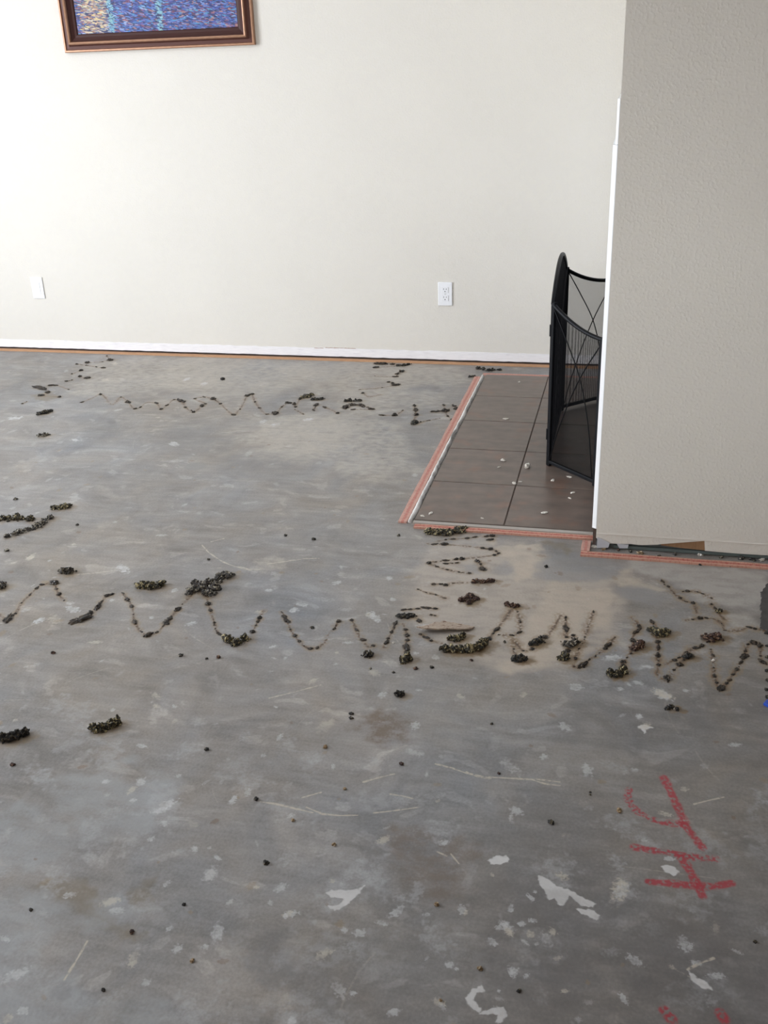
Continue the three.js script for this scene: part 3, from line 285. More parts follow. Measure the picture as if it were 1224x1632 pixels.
// the chimney mass: end face towards the camera, fireplace in its left face
const chimney = structure('wall_right', 'beige textured chimney wall beside the hearth', 'wall');
const FX = -0.054, FZ = 2.01;
part(chimney, 'drywall', metreUV(box(FX, ROOM.xr, 0.052, H + 0.1, FZ - 0.013, FZ)), wallPaint);
{
  // bare lower drywall, broken along its lower edge
  const s = new THREE.Shape(); const r = rng(8); s.moveTo(FX, 0.052); s.lineTo(FX, 0.036); s.lineTo(FX + 0.012, 0.024); s.lineTo(FX + 0.03, 0.02);
  for (let x = FX + 0.045; x < 0.09; x += 0.014 + 0.01 * r()) s.lineTo(x, 0.021 + 0.004 * (r() - 0.5));
  s.lineTo(0.128, 0.026); s.lineTo(0.139, 0.029); s.lineTo(0.262, 0.049); s.lineTo(0.266, 0.0165);
  for (let x = 0.30; x < ROOM.xr - 0.1; x += 0.05 + 0.05 * r()) s.lineTo(x, 0.0155 + 0.002 * (r() - 0.5));
  s.lineTo(ROOM.xr, 0.015); s.lineTo(ROOM.xr, 0.052); s.closePath();
  const g = new THREE.ExtrudeGeometry(s, { depth: 0.0115, bevelEnabled: false }); g.translate(0, 0, FZ - 0.013); part(chimney, 'bare_drywall', metreUV(g), bareDrywall);
  part(chimney, 'caulk_line', raggedBand(FX, ROOM.xr, 0.0505, 0.0535, 0.001, 0.03, FZ - 0.002, 0.0028, 4), new THREE.MeshStandardMaterial({ color: lin(0.74, 0.71, 0.66), roughness: 0.7 }), 'pale ridge of old caulk');
  const k = new THREE.Shape(); k.moveTo(0.136, 0.027); k.lineTo(0.262, 0.049); k.lineTo(0.2665, 0.0165); k.lineTo(0.2, 0.019); k.lineTo(0.14, 0.0235); k.closePath();
  const kg = new THREE.ExtrudeGeometry(k, { depth: 0.003, bevelEnabled: false }); kg.translate(0, 0, FZ - 0.0075); part(chimney, 'kraft_paper', kg, new THREE.MeshStandardMaterial({ map: dataTex(64, 64, (i, j) => { const n = fbm(i * 0.3, j * 0.05, 3); return [0.27 + 0.05 * n, 0.155 + 0.03 * n, 0.08 + 0.02 * n]; }, true, 9), roughness: 0.9 }), 'exposed brown kraft paper wedge');
  part(chimney, 'sill_plate', metreUV(box(FX + 0.02, ROOM.xr, -0.1, 0.06, FZ - 0.12, FZ - 0.016)), oldSill);
  part(chimney, 'bottom_track', metreUV(box(0.0, ROOM.xr, 0.003, 0.0125, FZ - 0.017, FZ - 0.006)), new THREE.MeshStandardMaterial({ color: lin(0.10, 0.125, 0.12), roughness: 0.8 }), 'dull green grey bottom track');
  const chip = new THREE.MeshStandardMaterial({ color: lin(0.50, 0.51, 0.55), roughness: 0.9 });
  const chipShape = (pts, d) => { const q = new THREE.Shape(); pts.forEach((p, i) => (i ? q.lineTo(...p) : q.moveTo(...p))); q.closePath(); const g2 = new THREE.ExtrudeGeometry(q, { depth: d, bevelEnabled: false }); g2.translate(0, 0, FZ - 0.011); return g2; };
  part(chimney, 'plaster_chip', chipShape([[-0.05, 0.038], [-0.038, 0.034], [-0.012, 0.022], [-0.016, 0.006], [-0.05, 0.002]], 0.012), chip, 'grey broken gypsum core');
  part(chimney, 'plaster_chip', chipShape([[0.008, 0.02], [0.044, 0.019], [0.042, 0.007], [0.018, 0.004]], 0.008), chip, 'grey broken gypsum core');
}
// left face with the fireplace opening
const OZ0 = 0.58, OZ1 = 1.5, OY1 = 0.78;
part(chimney, 'drywall', metreUV(box(FX, FX + 0.013, 0.052, H + 0.1, OZ1, FZ - 0.013)), wallPaint);
part(chimney, 'drywall', metreUV(box(FX, FX + 0.013, 0.052, H + 0.1, 0, OZ0)), wallPaint);
part(chimney, 'drywall', metreUV(box(FX, FX + 0.013, OY1, H + 0.1, OZ0, OZ1)), wallPaint);
part(chimney, 'sill_plate', metreUV(box(FX + 0.012, FX + 0.1, -0.1, 0.06, OZ1, FZ - 0.12)), oldSill);
part(chimney, 'sill_plate', metreUV(box(FX + 0.012, FX + 0.1, -0.1, 0.06, 0, OZ0)), oldSill);
const soot = new THREE.MeshStandardMaterial({ map: dataTex(128, 128, (i, j) => { const n = 0.022 + 0.012 * fbm(i * 0.07, j * 0.07, 4); return [n, n * 0.95, n * 0.9]; }, true, 2), roughness: 0.95 });
const firebox = new THREE.Group(); firebox.name = 'firebox'; firebox.position.set(FX, 0, (OZ0 + OZ1) / 2); firebox.userData.label = 'black sooty metal firebox'; chimney.add(firebox);
{
  const w = (OZ1 - OZ0) / 2;
  part(firebox, 'back_panel', box(0.5, 0.52, 0, OY1, -w, w), soot);
  part(firebox, 'side_panel', box(0.014, 0.5, 0, OY1, -w, -w + 0.02), soot); part(firebox, 'side_panel', box(0.014, 0.5, 0, OY1, w - 0.02, w), soot);
  part(firebox, 'top_panel', box(0.014, 0.5, OY1 - 0.02, OY1, -w + 0.02, w - 0.02), soot); part(firebox, 'bottom_panel', box(0.014, 0.5, 0.0, 0.02, -w + 0.02, w - 0.02), soot);
}
// rest of the room (unseen from here, it closes the space)
const wallLeft = structure('wall_left', 'beige painted wall with a wide window', 'wall');
part(wallLeft, 'drywall', metreUV(box(WIN.x - 0.14, WIN.x, -0.1, H + 0.1, -0.15, WIN.z0)), wallPaint);
part(wallLeft, 'drywall', metreUV(box(WIN.x - 0.14, WIN.x, -0.1, H + 0.1, WIN.z1, ROOM.zb + 0.15)), wallPaint);
part(wallLeft, 'drywall', metreUV(box(WIN.x - 0.14, WIN.x, WIN.y1, H + 0.1, WIN.z0, WIN.z1)), wallPaint);
part(wallLeft, 'drywall', metreUV(box(WIN.x - 0.14, WIN.x, -0.1, WIN.y0, WIN.z0, WIN.z1)), wallPaint);
const wallFront = structure('wall_front', 'beige painted wall opposite the far wall', 'wall');
for (const [a, c, y0, y1] of [[WIN.x - 0.14, KWIN.x0, -0.1, H + 0.1], [KWIN.x1, ROOM.xr + 0.15, -0.1, H + 0.1], [KWIN.x0, KWIN.x1, -0.1, KWIN.y0], [KWIN.x0, KWIN.x1, KWIN.y1, H + 0.1]]) part(wallFront, 'drywall', metreUV(box(a, c, y0, y1, ROOM.zb, ROOM.zb + 0.15)), wallPaint);
const wallEast = structure('wall_far_right', 'beige painted side wall of the room', 'wall');
part(wallEast, 'drywall', metreUV(box(ROOM.xr, ROOM.xr + 0.15, -0.1, H + 0.1, -0.15, ROOM.zb + 0.15)), wallPaint);
const ceiling = structure('ceiling', 'off white textured ceiling', 'ceiling');
part(ceiling, 'drywall', metreUV(box(WIN.x - 0.14, ROOM.xr + 0.15, H, H + 0.12, -0.15, ROOM.zb + 0.15)), ceilingPaint);
{
  const win = structure('window_1', 'tall white framed window in the side wall', 'window'), vinyl = new THREE.MeshStandardMaterial({ color: lin(0.78, 0.78, 0.77), roughness: 0.4 });
  const glass = new THREE.MeshPhysicalMaterial({ color: lin(1, 1, 1), transmission: 1, thickness: 0, roughness: 0.0, ior: 1.45 });
  const x0 = WIN.x - 0.11, x1 = WIN.x - 0.05, t = 0.05, zm = (WIN.z0 + WIN.z1) / 2;
  part(win, 'frame', box(x0, x1, WIN.y0, WIN.y0 + t, WIN.z0, WIN.z1), vinyl); part(win, 'frame', box(x0, x1, WIN.y1 - t, WIN.y1, WIN.z0, WIN.z1), vinyl);
  for (const z of [WIN.z0, zm - t / 2, WIN.z1 - t]) part(win, 'frame', box(x0, x1, WIN.y0 + t, WIN.y1 - t, z, z + t), vinyl);
  for (const [a, b] of [[WIN.z0 + t, zm - t / 2], [zm + t / 2, WIN.z1 - t]]) { const g = new THREE.PlaneGeometry(b - a, WIN.y1 - WIN.y0 - 2 * t); g.rotateY(Math.PI / 2); g.translate((x0 + x1) / 2, (WIN.y0 + WIN.y1) / 2, (a + b) / 2); part(win, 'pane', g, glass); }
}

{
  const win = structure('window_2', 'wide white framed window behind the added bar counter', 'window'), vinyl = new THREE.MeshStandardMaterial({ color: lin(0.78, 0.78, 0.77), roughness: 0.4 }), glass = new THREE.MeshPhysicalMaterial({ color: lin(1, 1, 1), transmission: 1, thickness: 0, roughness: 0.0, ior: 1.45 });
  const z0 = ROOM.zb + 0.04, z1 = ROOM.zb + 0.1, t = 0.05, xm = (KWIN.x0 + KWIN.x1) / 2;
  part(win, 'frame', box(KWIN.x0, KWIN.x1, KWIN.y0, KWIN.y0 + t, z0, z1), vinyl); part(win, 'frame', box(KWIN.x0, KWIN.x1, KWIN.y1 - t, KWIN.y1, z0, z1), vinyl);
  for (const x of [KWIN.x0, xm - t / 2, KWIN.x1 - t]) part(win, 'frame', box(x, x + t, KWIN.y0 + t, KWIN.y1 - t, z0, z1), vinyl);
  for (const [a, c] of [[KWIN.x0 + t, xm - t / 2], [xm + t / 2, KWIN.x1 - t]]) { const g = new THREE.PlaneGeometry(c - a, KWIN.y1 - KWIN.y0 - 2 * t); g.rotateY(Math.PI); g.translate((a + c) / 2, (KWIN.y0 + KWIN.y1) / 2, (z0 + z1) / 2); part(win, 'pane', g, glass); }
  const bar = thing('added_bar_counter', 'long oak bar counter added out of view to block window light', 'counter', [-0.7, 0, 5.75]), cab = new THREE.MeshStandardMaterial({ map: dataTex(128, 128, (i, j) => { const n = fbm(i * 0.2, j * 0.02, 4); return [0.33 + 0.08 * n, 0.2 + 0.055 * n, 0.11 + 0.03 * n]; }, true), roughness: 0.5 });  // counter added out of view to keep window light off the near floor
  const up = thing('added_hanging_cabinet', 'oak cabinets added out of view over the bar counter to block window light', 'cabinet', [-0.7, 1.5, 5.75]);  // cabinets added out of view to dim the upper chimney wall
  part(up, 'body', box(-3.3, 2.3, 0, H - 1.5, -0.17, 0.17), cab); for (let x = -3.29; x < 2.2; x += 0.557) { const d = part(up, 'door', new RoundedBoxGeometry(0.54, 0.7, 0.02, 2, 0.005).translate(x + 0.275, 0.37, -0.181), cab); part(d, 'knob', new THREE.SphereGeometry(0.014, 12, 8).translate(x + 0.5, 0.08, -0.204), pinSteel); }
  part(bar, 'base', box(-2.88, 2.3, 0, 0.88, -0.2, 0.2), cab); part(bar, 'worktop', new RoundedBoxGeometry(5.22, 0.04, 0.6, 2, 0.01).translate(-0.27, 0.9, -0.05), new THREE.MeshStandardMaterial({ color: lin(0.1, 0.09, 0.08), roughness: 0.35 }));
}

// ---------------------------------------------------------------- hearth: ten tiles on a mortar bed
const hearth = thing('tiled_hearth', 'low hearth of brown square ceramic tiles in front of the chimney wall', 'hearth', [-0.347, 0, 1.07]);
{
  const L = 0.337, X0 = -0.64, XJ = -0.347, X1 = FX - 0.0005, gap = 0.0022, r = rng(21);
  const mats = [0, 1, 2, 3].map((k) => new THREE.MeshPhysicalMaterial({ map: dataTex(256, 256, (i, j) => {
    const a = fbm(i * 0.006 + k * 9, j * 0.03 + k, 4), b = fbm(i * 0.025 + k * 3, j * 0.025, 4), c = noise(i * 0.5, j * 0.5 + k), p = sstep(0.1, 0.5, fbm(i * 0.012 + k * 5, j * 0.012 + 3, 3)), l = 0.1 * (1 + 0.34 * a + 0.3 * b + 0.06 * c);
    return [l * (1.2 + 0.3 * p), l * 0.9, l * (0.74 - 0.08 * p)]; }, true), roughness: 0.36, clearcoat: 0.15, clearcoatRoughness: 0.3 }));
  part(hearth, 'mortar_bed', box(X0, X1, 0.0, 0.0068, 0.222, 1.93).translate(0.347, 0, -1.07), new THREE.MeshStandardMaterial({ map: dataTex(256, 128, (i, j) => { const n = fbm(i * 0.06, j * 0.06, 4); return [0.2 + 0.05 * n, 0.185 + 0.05 * n, 0.165 + 0.04 * n]; }, true, 3), roughness: 0.95 }));
  const grout = new THREE.MeshStandardMaterial({ color: lin(0.075, 0.055, 0.044), roughness: 0.95 });
  part(hearth, 'grout', box(X0, X1, 0.0068, 0.0092, 0.225, 1.912).translate(0.347, 0, -1.07), grout);
  for (let k = 0; k < 5; k++) for (const [a, b] of [[X0, XJ - gap], [XJ + gap, X1]]) {
    const z0 = 0.225 + k * L + gap, z1 = 0.225 + (k + 1) * L - gap, g = new RoundedBoxGeometry(b - a, 0.007, z1 - z0, 1, 0.0012);
    const uv = g.attributes.uv, p = g.attributes.position; for (let i = 0; i < uv.count; i++) uv.setXY(i, p.getX(i) / 0.34 + 0.5, p.getZ(i) / 0.34 + 0.5);
    const t = part(hearth, 'tile', g, mats[Math.floor(r() * 4)]); t.position.set((a + b) / 2 + 0.347, 0.0075 + 0.0007 * (r() - 0.5) , (z0 + z1) / 2 - 1.07);
  }
  // pale thin-set smeared along the front edge of the tiles
  part(hearth, 'mortar_edge', raggedBand(X0 - 0.002, -0.066, 1.913, 1.931, 0.002, 0.02, 0, 0.0095, 17).rotateX(Math.PI / 2).translate(0.347, 0.0095, -1.07), new THREE.MeshStandardMaterial({ color: lin(0.36, 0.33, 0.295), roughness: 0.95, side: THREE.DoubleSide }));
}
// carpet tack strips: stained wood with a dark dye line
function stripMat(base, dye, seed, amount) {
  const t = dataTex(512, 32, (i, j) => { const n = fbm(i * 0.02 + seed, j * 0.35, 4), y = (j + 0.5) / 32, d = amount * sstep(0.2, 0.1, Math.abs(y - 0.5 + 0.06 * noise(i * 0.02, seed))) * (0.75 + 0.5 * noise(i * 0.08, seed + 3)), h = amount * 0.35 * sstep(0.1, 0.5, noise(i * 0.22, j * 0.08 + seed)); const m = Math.max(0, Math.min(1, d + h)); return base.map((b, c) => (b * (1 + 0.25 * n)) * (1 - m) + dye[c] * m); }, true);
  t.wrapS = THREE.RepeatWrapping; return new THREE.MeshStandardMaterial({ map: t, roughness: 0.8 });
}
const salmon = stripMat([0.50, 0.27, 0.20], [0.34, 0.07, 0.055], 2, 0.9), pinkish = stripMat([0.50, 0.30, 0.245], [0.42, 0.125, 0.10], 8, 0.75), plywood = stripMat([0.46, 0.26, 0.14], [0.33, 0.17, 0.09], 5, 0.45);
function tackStrip(label, x0, x1, z0, z1, mat, seed) {                // runs along its longer side
  const along = x1 - x0 > z1 - z0, L = along ? x1 - x0 : z1 - z0, w = along ? z1 - z0 : x1 - x0, r = rng(seed), N = Math.max(4, Math.round(L / 0.06)), pos = [], uv = [], idx = [];
  for (let i = 0; i <= N; i++) { const u = i / N * L - L / 2, a = -w / 2 + 0.0016 * (r() - 0.5), b = w / 2 + 0.0016 * (r() - 0.5), h = 0.0065 + 0.0008 * (r() - 0.5); pos.push(u, 0, a, u, h, a, u, h, b, u, 0, b); for (const v of [0, 0.05, 0.95, 1]) uv.push((u + L) / 0.45, v); }
  for (let i = 0; i < N; i++) for (let k = 0; k < 3; k++) { const a = i * 4 + k, b = a + 4; idx.push(a, a + 1, b, b, a + 1, b + 1); }
  idx.push(0, 3, 2, 0, 2, 1); const e = N * 4; idx.push(e, e + 1, e + 2, e, e + 2, e + 3);
  let g = new THREE.BufferGeometry(); g.setAttribute('position', new THREE.Float32BufferAttribute(pos, 3)); g.setAttribute('uv', new THREE.Float32BufferAttribute(uv, 2)); g.setIndex(idx); g = g.toNonIndexed(); for (let i = 0; i < g.attributes.position.count; i += 3) { /* flat faces */ } g.computeVertexNormals();
  // make sure the faces look outwards
  { const p = g.attributes.position, n = g.attributes.normal; let s = 0; for (let i = 0; i < p.count; i++) s += (p.getY(i) - 0.003) * n.getY(i) + p.getZ(i) * n.getZ(i); if (s < 0) { for (let i = 0; i < p.count; i += 3) for (const at of [p, g.attributes.uv]) { const k = at.itemSize, A = at.array; for (let c = 0; c < k; c++) [A[(i + 1) * k + c], A[(i + 2) * k + c]] = [A[(i + 2) * k + c], A[(i + 1) * k + c]]; } g.computeVertexNormals(); } }
  const t = thing('tack_strip', label, 'tack strip', [(x0 + x1) / 2, 0, (z0 + z1) / 2]); if (!along) t.rotation.y = Math.PI / 2;
  part(t, 'wood_strip', g, mat);
  const pins = []; for (let u = -L / 2 + 0.02; u < L / 2; u += 0.04) for (const v of [-0.2, 0.2]) { const c = new THREE.ConeGeometry(0.0008, 0.004, 5); c.rotateX(0.5); c.translate(u + 0.012 * (v > 0), 0.008, v * w); pins.push(c); }
  const pm = part(t, 'pins', mergeGeometries(pins), pinSteel); pm.userData.kind = 'stuff';
  return t;
}
tackStrip('orange plywood tack strip nailed along the foot of the far wall', WIN.x + 0.02, -0.06, 0.012, 0.04, plywood, 1);
tackStrip('pinkish red tack strip running along the open side of the hearth', -0.693, -0.664, 0.25, 1.922, pinkish, 2);
tackStrip('red striped tack strip along the front edge of the hearth', -0.634, -0.062, 1.932, 1.957, salmon, 3);
tackStrip('short salmon piece of tack strip between the hearth and the chimney wall', -0.096, -0.070, 1.97, 2.043, pinkish, 4);
tackStrip('long red striped tack strip along the foot of the chimney wall', -0.096, 1.6, 2.046, 2.073, salmon, 5);
tackStrip('pink tack strip hidden behind the far edge of the hearth', -0.66, -0.06, 0.19, 0.216, pinkish, 6);
// ragged white caulk between the side strip and the tiles
{
  const r = rng(14), pos = [], idx = [], N = 110, z0 = 0.235, z1 = 1.918; let wob = 0;
  for (let i = 0; i <= N; i++) { const z = z0 + (z1 - z0) * i / N; wob = 0.8 * wob + 0.0032 * (r() - 0.5); const a = -0.662 + 0.0012 * (r() - 0.5), b = -0.6485 + wob * 2 + 0.0025 * (r() - 0.5), h = 0.011 + 0.003 * (r() - 0.5); pos.push(a, 0, z, a + 0.002, h, z, (a + b) / 2, h + 0.002, z, b - 0.002, h - 0.001, z, b, 0, z); }
  for (let i = 0; i < N; i++) for (let k = 0; k < 4; k++) { const a = i * 5 + k, b = a + 5; idx.push(a, b, a + 1, b, b + 1, a + 1); }
  idx.push(0, 1, 2, 0, 2, 3, 0, 3, 4); const e = N * 5; idx.push(e, e + 2, e + 1, e, e + 3, e + 2, e, e + 4, e + 3);
  const g = new THREE.BufferGeometry(); g.setAttribute('position', new THREE.Float32BufferAttribute(pos, 3)); g.setIndex(idx); g.computeVertexNormals();
  single('caulk_bead', 'ragged white caulk bead between the pink tack strip and the tiles', 'caulk', g, new THREE.MeshStandardMaterial({ color: lin(0.62, 0.6, 0.575), roughness: 0.9, side: THREE.DoubleSide }));
}

// ---------------------------------------------------------------- fireplace surround (white painted boards on the left face)
const whitePaint = new THREE.MeshStandardMaterial({ color: lin(0.8, 0.81, 0.82), roughness: 0.4 });
const surround = thing('fireplace_surround', 'white painted wooden fireplace surround on the chimney wall', 'surround', [FX, 0.01, 1.04]);
{
  const rb = (x0, x1, y0, y1, z0, z1) => { const g = new RoundedBoxGeometry(x1 - x0, y1 - y0, z1 - z0, 2, 0.0015); g.translate((x0 + x1) / 2, (y0 + y1) / 2 - 0.01, (z0 + z1) / 2 - 1.04); return g; };
  // the board edge by the corner is planed to a slope that faces the window
  const planed = (t, y0, y1, z0) => { const s = new THREE.Shape(); s.moveTo(0.0002, z0); s.lineTo(t, z0); s.lineTo(t, FZ - 0.6 * t); s.lineTo(0.0022, FZ - 0.0008); s.lineTo(0.0002, FZ - 0.0008); s.closePath(); const g = new THREE.ExtrudeGeometry(s, { depth: y1 - y0, bevelEnabled: false }); g.rotateX(-Math.PI / 2); g.rotateY(Math.PI); g.translate(0, y0 - 0.01, -1.04); return g; };
  part(surround, 'leg', planed(0.0135, 0.066, 1.165, 1.52), whitePaint);
  part(surround, 'leg', rb(-0.0135, -0.0002, 0.066, 1.165, 0.07, 0.56), whitePaint);
  part(surround, 'header', rb(-0.0135, -0.0002, 0.8, 1.165, 0.561, 1.519), whitePaint);
  part(surround, 'cornice', planed(0.0075, 1.166, 1.277, 0.07), whitePaint);
  for (const [a, b] of [[1.52, FZ - 0.006], [0.07, 0.56]]) part(surround, 'plinth', box(-0.0095, -0.0002, 0.0, 0.056, a - 1.04, b - 1.04), darkWood, 'dark wooden plinth');
}

// ---------------------------------------------------------------- folding fireplace screen
const blackIron = new THREE.MeshPhysicalMaterial({ color: lin(0.004, 0.0045, 0.006), roughness: 0.45, specularIntensity: 0.3 });
const wireBlack = new THREE.MeshPhysicalMaterial({ color: lin(0.004, 0.004, 0.005), roughness: 0.7, specularIntensity: 0.15 });
const screen = thing('fireplace_screen', 'black three panel folding fireplace screen with arched top standing on the hearth', 'fireplace screen', [-0.254, 0.0125, 1.047]);
{
  // each panel in its own plane: s along, y up; top(s) gives the height of its upper rail
  function panel(ax, az, bx, bz, top, rods, feet) {
    const w = hypot(bx - ax, bz - az), grp = new THREE.Group(); grp.name = 'panel'; grp.position.set(ax, 0, az); grp.rotation.y = Math.atan2(-(bz - az), bx - ax); screen.add(grp);
    const t = 0.0062, flat = (g) => g;
    const N = 24, rail = (off) => { const p = []; for (let i = 0; i <= N; i++) { const s = w * i / N; p.push(new THREE.Vector3(s, top(s) + off, 0)); } return new THREE.CatmullRomCurve3(p); };
    const bar = (curve, hw, hd, n) => { const s = new THREE.Shape(); s.moveTo(-hw, -hd); s.lineTo(hw, -hd); s.lineTo(hw, hd); s.lineTo(-hw, hd); s.closePath(); return new THREE.ExtrudeGeometry(s, { steps: n, extrudePath: curve, bevelEnabled: false }); };
    part(grp, 'post', flat(new RoundedBoxGeometry(0.013, top(0) + 0.002, 0.013, 2, 0.003)), blackIron).position.set(0.0065, top(0) / 2, 0);
    part(grp, 'post', flat(new RoundedBoxGeometry(0.013, top(w) + 0.002, 0.013, 2, 0.003)), blackIron).position.set(w - 0.0065, top(w) / 2, 0);
    part(grp, 'top_rail', new THREE.TubeGeometry(rail(-0.006), 40, 0.0075, 8), blackIron);
    part(grp, 'bottom_rail', flat(new RoundedBoxGeometry(w - 0.02, 0.014, 0.012, 2, 0.003)), blackIron).position.set(w / 2, 0.016, 0);
    const wires = [], pitch = 0.0017, th = 0.00016;
    for (let s = 0.012; s < w - 0.012; s += pitch) { const h = top(s) - 0.01; wires.push(box(s - th, s + th, 0.02, h, -th, th)); }
    for (let y = 0.022; y < 0.8; y += pitch) { // spans where the panel is higher than y
      let a = null; for (let i = 0; i <= 60; i++) { const s = 0.012 + (w - 0.024) * i / 60, inn = top(s) - 0.01 > y; if (inn && a === null) a = s; if ((!inn || i === 60) && a !== null) { if (s - a > 0.006) wires.push(box(a, s, y - th, y + th, -th, th)); a = null; } }
    }
    const clean = wires.map((g) => { g.deleteAttribute('uv'); return g; });
    part(grp, 'wire_mesh', mergeGeometries(clean), wireBlack);
    for (const pts of rods) part(grp, 'scroll_rod', new THREE.TubeGeometry(new THREE.CatmullRomCurve3(pts.map(([s, y]) => new THREE.Vector3(s * w, y, 0.004))), 40, 0.0021, 6), blackIron);
    return grp;
  }
  const zc = 1.047, near = [0, 1.365 - zc], farP = [0, 0.728 - zc], W = 0.637;
  panel(...near, ...farP, (s) => 0.598 + 0.106 * Math.sin(Math.PI * Math.min(1, Math.max(0, s / W))) ** 0.8,
    [[[0.02, 0.59], [0.25, 0.47], [0.45, 0.36], [0.55, 0.25], [0.66, 0.02]], [[0.98, 0.59], [0.75, 0.47], [0.55, 0.36], [0.45, 0.25], [0.34, 0.02]]]);
  const wing = (s) => { const t = Math.min(1, Math.max(0, s / 0.255)); return 0.598 - 0.075 * (1 - (1 - t) ** 2); };
  const rods = [[[0.05, 0.575], [0.3, 0.485], [0.6, 0.365], [0.8, 0.22], [0.93, 0.03]], [[0.97, 0.5], [0.62, 0.37], [0.36, 0.24], [0.17, 0.12], [0.06, 0.03]]];
  panel(...near, 0.180, 1.365 - zc + 0.178, wing, rods);
  panel(...farP, 0.180, 0.728 - zc - 0.178, wing, rods);
  for (const [x, z] of [near, farP]) for (const y of [0.12, 0.5]) part(screen, 'hinge', new THREE.CylinderGeometry(0.006, 0.006, 0.04, 10).translate(x - 0.004, y, z), blackIron);
}

// ---------------------------------------------------------------- wall plates
const platePlastic = new THREE.MeshPhysicalMaterial({ color: lin(0.80, 0.81, 0.83), roughness: 0.3, clearcoat: 0.2 });
const slotDark = new THREE.MeshStandardMaterial({ color: lin(0.05, 0.05, 0.05), roughness: 0.8 });
{
  const o = thing('electrical_outlet', 'white duplex electrical outlet with dark slots on the wall near the hearth', 'outlet', [-0.875, 0.342, 0]);
  const plate = part(o, 'cover_plate', new RoundedBoxGeometry(0.07, 0.114, 0.006, 3, 0.0028).translate(0, 0, 0.003), platePlastic);
  for (const y of [-0.0195, 0.0195]) {
    const f = part(o, 'receptacle', new RoundedBoxGeometry(0.034, 0.028, 0.003, 3, 0.0013).translate(0, y, 0.0066), platePlastic);
    part(f, 'slot', box(-0.0075, -0.0052, y + 0.0005, y + 0.009, 0.0072, 0.0083), slotDark); part(f, 'slot', box(0.0052, 0.0075, y + 0.0015, y + 0.008, 0.0072, 0.0083), slotDark);
    part(f, 'ground_hole', new THREE.CylinderGeometry(0.0026, 0.0026, 0.0011, 12).rotateX(Math.PI / 2).translate(0, y - 0.0068, 0.0078), slotDark);
  }
  part(o, 'screw', new THREE.CylinderGeometry(0.003, 0.003, 0.0015, 14).rotateX(Math.PI / 2).translate(0, 0, 0.0064), new THREE.MeshStandardMaterial({ color: lin(0.6, 0.6, 0.6), roughness: 0.3, metalness: 0.6 }));
  const b = thing('wall_plate', 'plain white wall plate under the framed painting', 'wall plate', [-3.088, 0.342, 0]);
  part(b, 'cover_plate', new RoundedBoxGeometry(0.07, 0.114, 0.006, 3, 0.0028).translate(0, 0, 0.003), platePlastic);
  part(b, 'insert', new RoundedBoxGeometry(0.033, 0.066, 0.0022, 3, 0.001).translate(0, 0, 0.0066), platePlastic);
}

